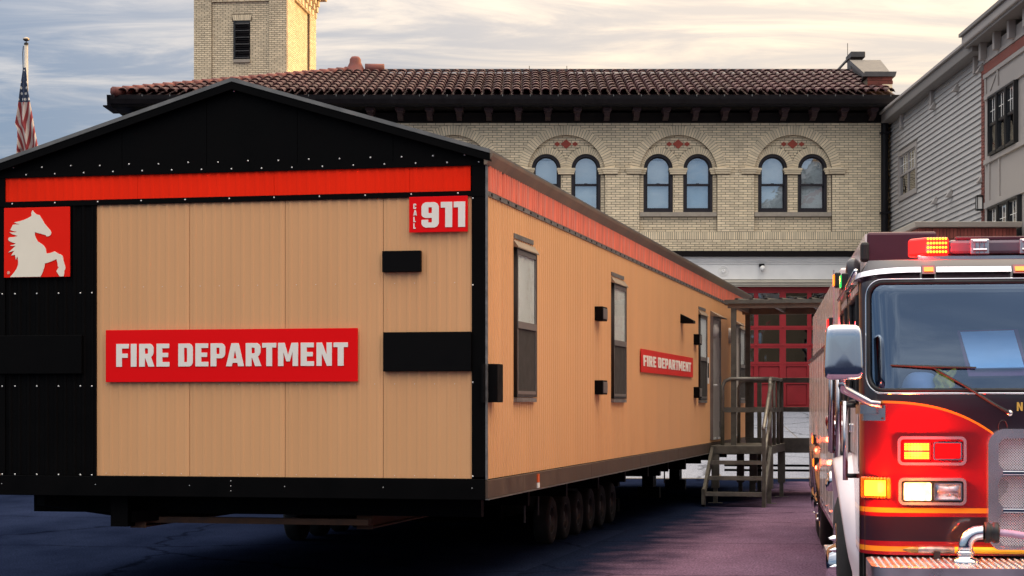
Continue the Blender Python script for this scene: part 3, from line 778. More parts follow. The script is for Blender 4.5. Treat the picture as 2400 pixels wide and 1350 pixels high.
# corbel table at the top of the sunlit side
for k in range(7):
    v = TDP-.12-k*.62
    for j in range(5):
        z = TZ(30, YT+4)+j*.22+(.0)
        MB().box(-.05, .07+.055*j, v-.16, v+.10, z, z+.20).build('corbel', MT['brick'], tower, bevel=.01)
for k in range(6):
    u = -.25-k*.55
    for j in range(3): MB().box(u-.12, u+.12, -.1-.09*j, .02, TZ(-10)+.22*j, TZ(-10)+.2+.22*j).build('corbel', MT['brick'], tower, bevel=.01)
MB().box(-TWD-.35, .40, -.35, TDP+.35, TZ(-70), TZ(-110)).build('parapet', MT['brick'], tower, bevel=.03)
MB().hexa([(-TWD-.9, -.9, TZ(-110)), (.9, -.9, TZ(-110)), (.9, TDP+.9, TZ(-110)), (-TWD-.9, TDP+.9, TZ(-110)),
           (-TWD/2-.1, TDP/2-.1, TZ(-180)), (-TWD/2+.1, TDP/2-.1, TZ(-180)), (-TWD/2+.1, TDP/2+.1, TZ(-180)), (-TWD/2-.1, TDP/2+.1, TZ(-180))]).build('roof', MT['hip_tile'], tower)

# ------------------------------------------------------------------ grey sided building on the right
NX = 11.3
def NYp(px): return NX*F/(px-PX)
nb = empty('sided_building', (NX, 52, 0))
tag(nb, 'tall grey building with lap siding, cornice and bay windows on the right', 'building')
def NL(mb, name, m, parent=None, **kw):
    me = mb.mesh(name) if isinstance(mb, MB) else mb
    me.transform(Matrix.Translation((-NX, -52, 0)))
    return put(me, name, m, parent or nb, **kw)
YB0, YB1 = 14.0, 62.0
NTOP = 10.45
NL(MB().box(NX+.06, NX+14, YB0, YB1, -.3, NTOP), 'wall', MT['siding'])
yp = NYp(2306)                                  # pilaster
wy0, wy1, wz0n, wz1n = NYp(2150.5), NYp(2107), 7.86, 9.36
# lap boards, one by one
bh_n = .147; z = 4.6; k = 0
while z < NTOP-.05:
    segs = [(yp+.05, YB1)]
    if z+bh_n > wz0n-.02 and z < wz1n+.02: segs = [(yp+.05, wy0), (wy1, YB1)]
    for s0, s1 in segs:
        zt_ = min(z+bh_n+.02, NTOP)
        NL(MB().hexa([(NX-.022, s0, z), (NX+.06, s0, z), (NX+.06, s1, z), (NX-.022, s1, z),
                      (NX+.022, s0, zt_), (NX+.06, s0, zt_), (NX+.06, s1, zt_), (NX+.022, s1, zt_)]), 'siding_board', MT['siding'])
    z += bh_n
# small window
def side_window(y0, y1, z0, z1, trim, frame_m, ncol=2, name='window'):
    tw_ = trim
    w = NL(plate([[(y0, z0), (y1, z0), (y1, z1), (y0, z1)], [(y0+tw_, z0+tw_), (y0+tw_, z1-tw_), (y1-tw_, z1-tw_), (y1-tw_, z0+tw_)]], .12, Matrix(((0,0,-1,NX+.02),(1,0,0,0),(0,1,0,0),(0,0,0,1)))), name, frame_m, bevel=.008)
    a_, b_, c_, d_ = y0+tw_, y1-tw_, z0+tw_, z1-tw_
    NL(MB().box(NX+.055, NX+.058, a_, b_, c_, d_), 'backing', MT['dark_room'], w)
    zm = c_+(d_-c_)*.52
    for i in range(ncol):
        p_, q_ = a_+(b_-a_)*i/ncol, a_+(b_-a_)*(i+1)/ncol
        NL(MB().box(NX+.02, NX+.026, p_+.04, q_-.04, zm+.03, d_-.04), 'pane', MT['pane'], w)
        NL(MB().box(NX+.02, NX+.026, p_+.04, q_-.04, c_+.04, zm-.03), 'pane', MT['dark_pane'], w)
        m = MB().box(NX-.01, NX+.04, p_, p_+.04, c_, d_).box(NX-.01, NX+.04, q_-.04, q_, c_, d_).box(NX-.008, NX+.038, p_+.04, q_-.04, d_-.04, d_).box(NX-.008, NX+.038, p_+.04, q_-.04, c_, c_+.04).box(NX-.008, NX+.038, p_+.04, q_-.04, zm-.03, zm+.03)
        NL(m, 'sash', MT['trim_grey'] if frame_m is MT['trim_grey'] and ncol == 2 and trim > .1 else MT['frame_black'], w)
        g_ = MB()
        for t in (1, 2): g_.box(NX+.012, NX+.019, p_+.04+(q_-p_-.08)*t/3-.006, p_+.04+(q_-p_-.08)*t/3+.006, zm+.03, d_-.04)
        g_.box(NX+.0125, NX+.0185, p_+.04, q_-.04, (zm+d_)/2-.006, (zm+d_)/2+.006)
        NL(g_, 'glazing_bar', MT['white_trim'], w)
    return w
side_window(wy0, wy1, wz0n, wz1n, .13, MT['trim_grey'])
# roof edge and brackets
NL(MB().box(NX-.32, NX+14, yp-.1, YB1+.3, NTOP, NTOP+.28), 'roof_fascia', MT['fascia_grey'], bevel=.02)
NL(MB().box(NX-.38, NX+14, yp-.1, YB1+.35, NTOP+.28, NTOP+.36), 'roof_edge', MT['trim_grey'], bevel=.01)
for px_ in (2117, 2188, 2290):
    y = NYp(px_); NL(MB().box(NX-.10, NX+.02, y-.09, y+.09, NTOP-.42, NTOP), 'bracket', MT['trim_grey'], bevel=.01)
for px_, py_ in ((2246, 207), (2192, 249), (2196, 471), (2231, 454), (2304, 162), (2305, 420)):
    y = NYp(px_); z = CH+(PY-py_)*y/F
    NL(MB().hexa([(NX-.18, y-.11, z-.09), (NX, y-.11, z-.09), (NX, y+.11, z-.09), (NX-.18, y+.11, z-.09),
                  (NX-.05, y-.08, z+.11), (NX, y-.08, z+.11), (NX, y+.08, z+.11), (NX-.05, y+.08, z+.11)]), 'vent_hood', MT['trim_grey'], bevel=.008)
# brick pilaster in single bricks
z = 4.6; r = 0
while z < 9.9:
    o_ = .0 if r % 2 else .015
    NL(MB().box(NX-.06, NX+.05, yp-.28+o_, yp+.04, z+.006, z+.074), 'brick', MT['red_brick']); z += .08; r += 1
# bay: cornice, band, panels, windows
ybn = yp-.30
ct = 10.58
NL(MB().box(NX-.05, NX+.05, YB0, ybn, 4.0, NTOP), 'bay_wall', MT['trim_grey'])
NL(MB().box(NX-.48, NX+14, YB0, yp+.35, ct+.07, ct+.30), 'cornice', MT['trim_grey'], bevel=.03)
NL(MB().box(NX-.42, NX+14, YB0, yp+.28, ct, ct+.065), 'cornice_soffit', MT['fascia_grey'])
NL(MB().box(NX-.54, NX+14, YB0, yp+.41, ct+.30, ct+.38), 'cornice_cap', MT['fascia_grey'])
for k in range(16):
    y = yp-.45-k*1.4; NL(MB().box(NX-.22, NX-.05, y-.09, y+.09, ct-.42, ct), 'bracket', MT['trim_grey'], bevel=.01)
NL(MB().box(NX-.085, NX+.01, YB0, ybn, 10.08, 10.17), 'trim_rail', MT['trim_grey'])
NL(MB().box(NX-.075, NX+.01, YB0, ybn, 9.83, 10.06), 'brick_band', MT['red_brick'])
NL(MB().box(NX-.095, NX+.01, YB0, ybn, 9.71, 9.81), 'trim_rail', MT['trim_grey'])
for k in range(6):
    y = ybn-.1-k*4.3
    if y-4 < YB0: break
    for (ya_, yb_) in ((y-.13, y), (y-1.35, y-1.23)):
        NL(MB().box(NX-.085, NX+.01, ya_, yb_, 9.30, 9.70), 'batten', MT['trim_grey'])
    c_ = [(y-.45, 9.33), (y-.52, 9.33), (y-1.17, 9.66), (y-1.10, 9.66)]
    NL(plate([c_], .02, Matrix(((0,0,-1,NX-.06),(1,0,0,0),(0,1,0,0),(0,0,0,1)))), 'diagonal_strut', MT['trim_grey'])
    NL(MB().box(NX-.10, NX+.01, y-4.2, y, 9.17, 9.29), 'window_head', MT['trim_grey'])
    w_top, w_bot = 9.16, 7.72
    for j in range(3):
        ya_ = y-.62-j*.86
        wn_ = side_window(ya_-.82, ya_, w_bot, w_top, .05, MT['frame_black'], 1)
        wn_.location.x -= .12
    NL(MB().box(NX-.11, NX+.01, y-4.2, y, 7.58, 7.70), 'window_apron', MT['trim_grey'])
    NL(MB().box(NX-.085, NX+.01, y-.5, y-.36, 6.65, 7.58), 'batten', MT['trim_grey'])
    NL(MB().box(NX-.085, NX+.01, y-1.5, y-1.36, 6.65, 7.58), 'batten', MT['trim_grey'])
    NL(MB().box(NX-.10, NX+.01, y-4.2, y, 6.50, 6.65), 'trim_rail', MT['trim_grey'])
    for j in range(3):
        ya_ = y-.58-j*.98
        wn_ = side_window(ya_-.94, ya_, 5.0, 6.48, .05, MT['frame_black'], 1)
        wn_.location.x -= .12
yl = yp-.12; zl = CH+(PY-476)*yl/F
sc_ = NL(MB().box(NX-.22, NX-.065, yl-.09, yl+.09, zl-.19, zl-.15).box(NX-.22, NX-.065, yl-.09, yl+.09, zl+.15, zl+.19).box(NX-.22, NX-.20, yl-.09, yl-.07, zl-.15, zl+.15).box(NX-.22, NX-.20, yl+.07, yl+.09, zl-.15, zl+.15).box(NX-.085, NX-.065, yl-.09, yl+.09, zl-.15, zl+.15), 'wall_lantern', MT['frame_black'])
NL(MB().box(NX-.195, NX-.09, yl-.065, yl+.065, zl-.148, zl+.148), 'lantern_glass', MT['white_trim'], sc_)

# ------------------------------------------------------------------ low brick wing in front of it
YW = 43.0; WDP = 3.1
wx_ = (2152-PX)/F*YW
wing = empty('brick_wing', (wx_, YW, 0))
tag(wing, 'low red brick wing with soldier course and pale coping behind the fire truck', 'building')
wz = CH+(PY-533)*YW/F
MB().box(.02, 2.2, .02, WDP, -.2, wz-.01).build('wall', MT['mortar'], wing)
cp = MB().hexa([(-.08, -.10, wz), (2.3, -.10, wz), (2.3, WDP+.1, wz), (-.08, WDP+.1, wz), (-.12, -.14, wz+.12), (2.3, -.14, wz+.12), (2.3, WDP+.1, wz+.12), (-.12, WDP+.1, wz+.12)]).build('coping', MT['cream_trim'], wing, bevel=.01)
MT['wing_brick'] = mat('brighter_red_brick', (.34,.09,.065), .85, var=.15, island=.25)
me = MB().box(0, .068, 0, .1, 0, .225).mesh('brick'); me.materials.append(MT['wing_brick'])
me2 = MB().box(0, .1, 0, .068, 0, .225).mesh('brick'); me2.materials.append(MT['wing_brick'])
for i in range(28):
    for j in range(2):
        put(me, 'brick', None, wing, loc=(.01+i*.0785, -random.uniform(.0, .004), wz-.245-.24*j))
for i in range(36):
    for j in range(2): put(me2, 'brick', None, wing, loc=(-random.uniform(.0, .004), .13+i*.0785, wz-.245-.24*j))
rr_ = MB()
for r in range(40):
    zc_ = wz-.50-r*.08
    for c_ in range(10): rr_.box(.01+c_*.215+(.1 if r % 2 else 0), .01+c_*.215+.2+(.1 if r % 2 else 0), 0, .1, zc_-.07, zc_)
o = rr_.build('lower_brick_field', MT['red_brick'], wing); o['kind'] = 'stuff'

# ------------------------------------------------------------------ flagpole and flag
YP = 52.0
p = W(61.5, PY, YP)
fp = empty('flagpole', (p.x, YP, ground_h(YP)-.02))
tag(fp, 'slim metal flagpole with bronze ball finial left of the trailer roof', 'flagpole')
gz = ground_h(YP)-.02
def PZ(py): return CH+(PY-py)*YP/F-gz
MB().tube([(0, 0, 0), (0, 0, PZ(103))], [.085, .05], 14).build('pole', MT['pole'], fp, smooth=True)
MB().lathe([(.20, 0), (.2, .05), (.12, .12), (.09, .2)], (0, 0, 0), (0, 0, 1), 16).build('base_collar', MT['pole'], fp, smooth=True)
MB().lathe([(.058, 0), (.058, .05), (.03, .06), (.012, .07), (.012, .14)], (0, 0, PZ(105)), (0, 0, 1), 14).build('truck_cap', MT['gutter'], fp, smooth=True)
MB().lathe([(.0, -.055), (.05, -.048), (.085, -.02), (.088, .0), (.085, .02), (.05, .048), (.0, .055)], (0, 0, PZ(92)), (0, 0, 1), 18).build('ball', MT['brass'], fp, smooth=True)
MB().tube([(-.07, -.03, PZ(108)), (-.085, -.03, PZ(125)), (-.075, -.03, PZ(170))], .012, 6).build('halyard', MT['gutter'], fp)
MB().tube([(-.075, -.03, PZ(170)), (-.08, -.03, .9)], .007, 5).build('rope', MT['lead'], fp)
for y_ in (226, 237): MB().lathe([(.075, -.05), (.075, .05)], (0, 0, PZ(y_)), (0, 0, 1), 12).build('strap', MT['gutter'], fp)
# flag cloth, hanging limp
fm = bpy.data.materials.new('flag_cloth'); fm.use_nodes = True
n, l = fm.node_tree.nodes, fm.node_tree.links; pb = n['Principled BSDF']; pb.inputs['Roughness'].default_value = .8
uv = n.new('ShaderNodeUVMap'); sx = n.new('ShaderNodeSeparateXYZ'); l.new(uv.outputs[0], sx.inputs[0])
def fmath(op, a, b=None):
    q = n.new('ShaderNodeMath'); q.operation = op
    for i, x in enumerate((a, b)):
        if x is None: continue
        if isinstance(x, (int, float)): q.inputs[i].default_value = x
        else: l.new(x, q.inputs[i])
    return q.outputs[0]
odd = fmath('GREATER_THAN', fmath('FRACT', fmath('MULTIPLY', sx.outputs[1], 6.5)), .5)
def cmix(f, a, b):
    q = n.new('ShaderNodeMix'); q.data_type = 'RGBA'; l.new(f, q.inputs[0])
    for s_, x in ((q.inputs[6], a), (q.inputs[7], b)):
        if isinstance(x, tuple): s_.default_value = (*x, 1)
        else: l.new(x, s_)
    return q.outputs[2]
stripe = cmix(odd, (.26,.03,.035), (.52,.44,.40))
canton = fmath('MULTIPLY', fmath('LESS_THAN', sx.outputs[0], .4), fmath('GREATER_THAN', sx.outputs[1], .4615))
fx_ = fmath('SUBTRACT', fmath('FRACT', fmath('MULTIPLY', sx.outputs[0], 15)), .5); fy_ = fmath('SUBTRACT', fmath('FRACT', fmath('MULTIPLY', sx.outputs[1], 9.3)), .5)
star = fmath('LESS_THAN', fmath('ADD', fmath('MULTIPLY', fx_, fx_), fmath('MULTIPLY', fy_, fy_)), .06)
l.new(cmix(canton, stripe, cmix(star, (.025,.04,.085), (.6,.58,.55))), pb.inputs['Base Color'])
flag = bpy.data.objects.new('flag', None)
me = bpy.data.meshes.new('flag')
NU, NV = 60, 40; vs_, fs_, uvs_ = [], [], []
ztop, zbot = PZ(160), PZ(372)
def lerp_tab(tab, t):
    for (t0_, a_), (t1_, b_) in zip(tab, tab[1:]):
        if t <= t1_: return a_+(b_-a_)*(t-t0_)/(t1_-t0_)
    return tab[-1][1]
xl_tab = [(0, -.06), (.25, -.14), (.45, -.20), (.62, -.27), (.68, -.20), (.8, -.19), (1, -.22)]
xr_tab = [(0, .02), (.25, .08), (.45, .17), (.7, .27), (.9, .375), (.92, .30), (1, .20)]
for j in range(NV+1):
    t = j/NV
    for i in range(NU+1):
        a = i/NU
        x = lerp_tab(xl_tab, t)*(1-a)+lerp_tab(xr_tab, t)*a
        y = -.11-.10*t*math.cos(a*math.pi*4.2+.5)-.03*math.sin(t*9+a*5)*t
        z = ztop-(ztop-zbot)*t+(.06*math.sin(a*math.pi*4.2) if t > .9 else 0)
        vs_.append((x, y, z)); uvs_.append((t*1.05, 1-abs(a-.45)/.55*t*.46-.42*t*t))
for j in range(NV):
    for i in range(NU):
        q = j*(NU+1)+i; fs_.append((q, q+1, q+NU+2, q+NU+1))
me.from_pydata(vs_, [], fs_); ul = me.uv_layers.new()
for lp in me.loops: ul.data[lp.index].uv = uvs_[lp.vertex_index]
me.materials.append(fm); me.shade_smooth()
bpy.data.objects.remove(flag)
flag = bpy.data.objects.new('flag', me); col.objects.link(flag); flag.location = fp.location
tag(flag, 'limp flag with red and white stripes hanging on the flagpole', 'flag')

# ------------------------------------------------------------------ lettering
GL = {
 'F': (120, [[(0,0),(0,200),(120,200),(120,160),(55,160),(55,115),(110,115),(110,78),(55,78),(55,0)]]),
 'I': (55, [[(0,0),(0,200),(55,200),(55,0)]]),
 'R': (146, [[(0,0),(0,200),(105,200),(125,190),(137,168),(137,118),(128,98),(113,84),(146,0),(88,0),(60,72),(55,72),(55,0)], [(55,160),(78,160),(84,154),(84,118),(78,112),(55,112)]]),
 'E': (122, [[(0,0),(0,200),(120,200),(120,160),(55,160),(55,120),(110,120),(110,82),(55,82),(55,40),(122,40),(122,0)]]),
 'D': (137, [[(0,0),(0,200),(105,200),(125,190),(137,168),(137,32),(125,10),(105,0)], [(55,162),(78,162),(83,156),(83,44),(78,38),(55,38)]]),
 'P': (137, [[(0,0),(0,200),(105,200),(125,190),(137,168),(137,105),(125,82),(105,70),(55,70),(55,0)], [(55,162),(78,162),(84,156),(84,112),(78,107),(55,107)]]),
 'A': (168, [[(0,0),(50,200),(118,200),(168,0),(113,0),(106,30),(61,30),(54,0)], [(70,68),(84,140),(98,68)]]),
 'T': (130, [[(0,200),(130,200),(130,160),(92,160),(92,0),(38,0),(38,160),(0,160)]]),
 'M': (184, [[(0,0),(0,200),(60,200),(92,95),(124,200),(184,200),(184,0),(134,0),(134,120),(108,40),(76,40),(50,120),(50,0)]]),
 'N': (140, [[(0,0),(0,200),(50,200),(92,95),(92,200),(140,200),(140,0),(95,0),(48,108),(48,0)]]),
 'C': (137, [[(0,30),(0,170),(12,190),(32,200),(105,200),(125,190),(137,168),(137,128),(84,128),(84,160),(55,160),(55,40),(84,40),(84,72),(137,72),(137,32),(125,10),(105,0),(32,0),(12,10)]]),
 'L': (115, [[(0,0),(0,200),(55,200),(55,40),(115,40),(115,0)]]),
 '9': (137, [[(0,100),(0,168),(12,190),(32,200),(105,200),(125,190),(137,168),(137,32),(125,10),(105,0),(32,0),(12,10),(0,30),(0,62),(53,62),(53,40),(82,40),(82,76),(32,76),(10,84)], [(55,160),(82,160),(82,114),(55,114)]]),
 '1': (90, [[(35,0),(35,155),(0,155),(0,200),(90,200),(90,0)]]),
}
def letter(ch, x, y, h, wsc, depth, M, mat_, parent):
    ol = [[(x+p[0]*h/200*wsc, y+p[1]*h/200) for p in o_] for o_ in GL[ch][1]]
    return put(plate(ol, depth, M), 'letter', mat_, parent)

# ------------------------------------------------------------------ office trailer
trailer = empty('office_trailer', (C0.x, C0.y, 0), -TA)
tag(trailer, 'long tan and black mobile office trailer with orange stripe and gable roof', 'trailer')
cT, sT = math.cos(TA), math.sin(TA)
def fr_(px, py):                       # front face pixel -> local (x, z)
    k = (px-PX)/F; t = (C0.x-k*17.0)/(cT+sT*k); d = 17.0+sT*t
    return -t, CH+(PY-py)*d/F
def sd_(px, py):                       # side face pixel -> local (y, z)
    k = (px-PX)/F; d = (17.0*k-C0.x)/(sT-cT*k); dep = 17.0+cT*d
    return d, CH+(PY-py)*dep/F
TWW, TLN = 4.71, 23.2
Z0, ZSK, ZT0, ZT1, ZS0, ZS1, ZEV, ZAP = .85, 1.03, 1.038, 3.545, 3.592, 3.815, 3.93, 4.63
def addp(mb, name, m, **kw): return mb.build(name, m, trailer, **kw)
addp(MB().box(-TWW+.03, -.03, .03, TLN-.03, Z0+.05, ZEV-.06), 'wall_core', MT['black'])
addp(MB().prism([(-TWW+.02, ZEV-.08), (-.02, ZEV-.08), (-.02, ZEV-.02), (-TWW/2, ZAP-.04), (-TWW+.02, ZEV-.02)], 'y', .02, TLN-.02), 'gable_core', MT['black'])
def ribbed(w, h, pitch, rw=.022, rh=.0048):       # panel in local (x, z), ribs towards -y
    prof = [(0, 0)]; x = pitch*.5
    while x+rw < w:
        prof += [(x-rw, 0), (x-rw*.45, -rh), (x+rw*.45, -rh), (x+rw, 0)]; x += pitch
    prof.append((w, 0)); mb = MB(); n_ = len(prof)
    for z in (0, h):
        for q, y in prof: mb.v.append((q, y, z))
    for i in range(n_-1): mb.f.append((i, i+1, n_+i+1, n_+i))
    b0 = len(mb.v); mb.v += [(0, .012, 0), (w, .012, 0), (w, .012, h), (0, .012, h)]
    mb.f.append((b0, b0+3, b0+2, b0+1)); mb.f.append((0, n_, b0+3, b0)); mb.f.append((n_-1, b0+1, b0+2, 2*n_-1))
    return mb
bx_ = [fr_(p_, 800)[0] for p_ in (12, 226, 444, 668, 898, 1106)]
for i in range(1, 5):
    ribbed(bx_[i+1]-bx_[i]-.005, ZT1-ZT0, .0925).build('wall_panel', MT['tan'], trailer, loc=(bx_[i], .012, ZT0))
ribbed(bx_[1]-bx_[0]-.01, ZT1-ZT0, .0925, rh=.012).build('black_wall_panel', MT['black'], trailer, loc=(bx_[0], .012, ZT0))
sb_ = [fr_(p_, 420)[0] for p_ in (12, 322, 642, 960, 1103)]
for i in range(4):
    ribbed(sb_[i+1]-sb_[i]-.003, ZS1-ZS0, .0925, rh=.004).build('stripe_panel', MT['orange'], trailer, loc=(sb_[i], .010, ZS0))
# front black trims
addp(MB().box(bx_[5], -.004, -.004, .03, Z0+.2, ZS1+.1), 'corner_trim', MT['black'], bevel=.003)
addp(MB().box(-TWW, bx_[0], -.004, .03, Z0+.2, ZS1+.05), 'corner_trim', MT['black'], bevel=.003)
addp(MB().box(bx_[1]-.02, bx_[1]-.002, -.002, .02, ZT0, ZT1), 'jamb_trim', MT['black'])
addp(MB().box(-TWW+.002, -.006, -.008, .03, ZT1-.002, ZS0), 'stripe_rail', MT['black'])
addp(MB().box(-TWW+.002, -.006, -.008, .03, ZS1, ZS1+.06), 'stripe_rail', MT['black'])
addp(MB().box(-TWW, -.002, -.012, .05, Z0, ZT0-.004), 'front_skirt', MT['black'], bevel=.004)
# gable sheets with seams
gs = [-TWW+.05, -3.45, -2.62, -1.75, -.85, -.05]
for i in range(5):
    a_, b_ = gs[i], gs[i+1]-.004
    zt_ = lambda x: ZAP-.045-abs(x+TWW/2)*(ZAP-ZEV)/(TWW/2)
    pts = [(a_, ZS1+.06), (b_, ZS1+.06), (b_, max(zt_(b_), ZS1+.061))]
    if a_ < -TWW/2 < b_: pts.append((-TWW/2, zt_(-TWW/2)))
    pts.append((a_, max(zt_(a_), ZS1+.061)))
    addp(MB().prism(pts, 'y', .0, .02), 'gable_panel', MT['black'])
# roof slopes with metal edge
for s in (-1, 1):
    xe = 0.055 if s > 0 else -TWW-.055
    ze = ZEV-.016
    c_ = -TWW/2
    addp(MB().hexa([(min(xe, c_), -.07, ze if xe < c_ else ZAP), (max(xe, c_), -.07, ZAP if xe < c_ else ze), (max(xe, c_), TLN+.07, ZAP if xe < c_ else ze), (min(xe, c_), TLN+.07, ze if xe < c_ else ZAP),
                    (min(xe, c_), -.07, (ze if xe < c_ else ZAP)+.035), (max(xe, c_), -.07, (ZAP if xe < c_ else ze)+.035), (max(xe, c_), TLN+.07, (ZAP if xe < c_ else ze)+.035), (min(xe, c_), TLN+.07, (ze if xe < c_ else ZAP)+.035)]), 'roof_sheet', MT['roof_metal'])
    # rake trim along the gable
    d0, d1 = (xe, ze), (c_, ZAP)
    pts = [(d0[0], d0[1]-.07), (d1[0], d1[1]-.07), (d1[0], d1[1]-.002), (d0[0], d0[1]-.002)]
    if s > 0: pts = pts[::-1]
    addp(MB().prism(pts, 'y', -.065, .0), 'rake_trim', MT['black'])
# side fascia (drip edge) in lengths
nseg = 7
for i in range(nseg):
    y0, y1 = (-.06 if i == 0 else .62+(TLN-.6)*(i-1)/(nseg-1)), .62+(TLN-.6)*i/(nseg-1)-.006
    addp(MB().prism([(.0, ZEV-.115), (.02, ZEV-.115), (.075, ZEV-.04), (.085, ZEV-.015), (.0, ZEV-.015)], 'y', y0, y1), 'drip_edge', MT['fascia_brown'])
addp(MB().box(.0, .014, .0, TLN, ZS1, ZEV-.118), 'upper_side_trim', MT['grey_trim'])
addp(MB().box(.0, .016, .0, TLN, ZT1+.003, ZS0), 'lower_side_trim', MT['grey_trim'])
dots = MB(); y = .15
while y < TLN: dots.box(.014, .019, y, y+.05, ZT1+.012, ZS0-.012); y += .33
o = addp(dots, 'trim_slots', MT['black']); o['kind'] = 'stuff'
addp(MB().box(.0, .018, -.004, .022, Z0+.18, ZS1), 'corner_bead', MT['grey_trim'])
addp(MB().box(-.004, .006, .022, .05, Z0+.18, ZS1), 'corner_shadow_trim', MT['black'])
# side panels
def side_panel(name, y0, y1, z0, z1, m, pitch, rh):
    mb = ribbed(y1-y0-.004, z1-z0, pitch, .026, rh)
    mb.v = [(-v[1]+.0, v[0], v[2]) for v in mb.v]
    o = mb.build(name, m, trailer, loc=(.0, y0, z0)); return o
SP = [.05, .62]
while SP[-1]+1.22 < TLN-.3: SP.append(SP[-1]+1.22)
SP.append(TLN-.02)
for i in range(len(SP)-1):
    side_panel('side_panel', SP[i], SP[i+1], ZT0-.005, ZT1+.002, MT['tan'], .102, .008)
    side_panel('side_stripe_panel', SP[i], SP[i+1], ZS0, ZS1, MT['orange_side'], .102, .026)
addp(MB().box(-.03, .004, .02, TLN, ZSK-.004, ZT0-.006), 'shadow_gap', MT['black'])
sk = [0, 1.45, 5.1, 8.7, 12.4, 16.0, 19.6, TLN]
for i in range(7):
    addp(MB().box(-.03, .022, sk[i]+.0, sk[i+1]-.008, Z0+.012, ZSK-.006), 'side_skirt', MT['skirt'], bevel=.004)
    addp(MB().box(-.03, .03, sk[i]+.0, sk[i+1]-.008, Z0, Z0+.010), 'skirt_flange', MT['roof_metal'])
# rest of the hull
addp(MB().box(-TWW-.002, -TWW+.03, 0.03, TLN, Z0, ZEV-.05), 'far_side_wall', MT['tan'])
addp(MB().box(-TWW, 0, TLN-.03, TLN, Z0, ZEV-.05), 'rear_wall', MT['tan'])
addp(MB().box(-TWW+.06, -.06, .1, TLN-.1, Z0+.01, Z0+.06), 'floor_pan', MT['black'])
# screws
scr = MB()
def screw(x, z): scr.lathe([(.0075, 0), (.0075, .003), (.004, .006), (.0, .0065)], (x, -.006, z), (0, -1, 0), 8)
x = -.06; k = 0
while x > -TWW+.03:
    screw(x, ZS1+.03+.004*math.sin(k*7)); screw(x-.13, ZS1+.095+.003*math.sin(k*3)); x -= .29; k += 1
x = -.25
while x > -TWW+.03: screw(x, ZT1+.028); x -= .43
for zz in (fr_(100, 688)[1], fr_(100, 905)[1], fr_(100, 1112)[1]):
    for p_ in (6, 36, 87, 138, 189, 216): screw(fr_(p_, 900)[0], zz)
for p_ in (5, 225, 445, 668, 899, 1107): screw(fr_(p_, 900)[0], .955)
for zz in (1.0, .955, .91): screw(fr_(542, 900)[0], zz)
for zz in (ZT1-.02, fr_(1108, 668)[1], fr_(1108, 896)[1], 1.06): screw(fr_(1108.5, 900)[0], zz)
screw(-TWW/2, ZAP-.08)
x = -.1
while x > bx_[1]:
    for zz in (1.06, 1.88, 2.78): screw_z = zz; scr.lathe([(.004, 0), (.003, .004), (0, .005)], (x, .012, zz), (0, -1, 0), 6)
    x -= .185
scr_o = addp(scr, 'screw_heads', MT['screw']); scr_o['kind'] = 'stuff'
# black covers on the front
for (a_, b_, c_, d_, nm) in ((898, 988, 589, 637, 'cover_plate'), (900, 1106, 779, 870, 'cover_plate'), (-2, 195, 787, 876, 'access_panel')):
    x0, z1_ = fr_(a_, c_); x1, z0_ = fr_(b_, d_); x0 = max(x0, -TWW+.01)
    addp(MB().box(x0, x1, -.035, .01, z0_, z1_), nm, MT['black'] if nm == 'access_panel' else MT['black_box'], bevel=.004)
# signs
def sign_plate(x0, x1, z0, z1, m, y=-.022):
    return addp(MB().box(x0, x1, y, y+.012, z0, z1), 'sign', m, bevel=.002)
xa_, za_ = fr_(250, 775); xb_, zb_ = fr_(840, 892)
za_ = fr_(545, 771.5)[1]; zb_ = fr_(545, 895)[1]
sg = sign_plate(xa_, xb_, zb_, za_, MT['sign_red']); sg['label'] = 'large red FIRE DEPARTMENT sign with cream letters'
us = (xb_-xa_)/2278.0
starts = [('F',140),('I',275),('R',352),('E',512),('D',712),('E',868),('P',1006),('A',1146),('R',1324),('T',1472),('M',1614),('E',1816),('N',1956),('T',2107)]
zt_ = zb_+(za_-zb_)*.295; hh = 197*us
for ch, sx_ in starts: letter(ch, xa_+(sx_-40)*us, zt_, hh, .985, .004, M_front(0, -.025, 0), MT['sign_cream'], sg)
xa_, za_ = fr_(961, 463); xb_, zb_ = fr_(1098, 543)
za_ = fr_(1030, 461)[1]; zb_ = fr_(1030, 544.5)[1]
sg = sign_plate(xa_, xb_, zb_, za_, MT['sign_red'], -.03); sg['label'] = 'small red CALL 911 sign'
sw_, sh_ = xb_-xa_, za_-zb_
for ch, q in (('9', .215), ('1', .545), ('1', .765)): letter(ch, xa_+sw_*q, zb_+sh_*.13, sh_*.71, 1.03, .004, M_front(0, -.033, 0), MT['sign_cream'], sg)
for i, ch in enumerate('CALL'): letter(ch, xa_+sw_*.075, zb_+sh_*(.66-.185*i), sh_*.15, .8, .004, M_front(0, -.033, 0), MT['sign_cream'], sg)
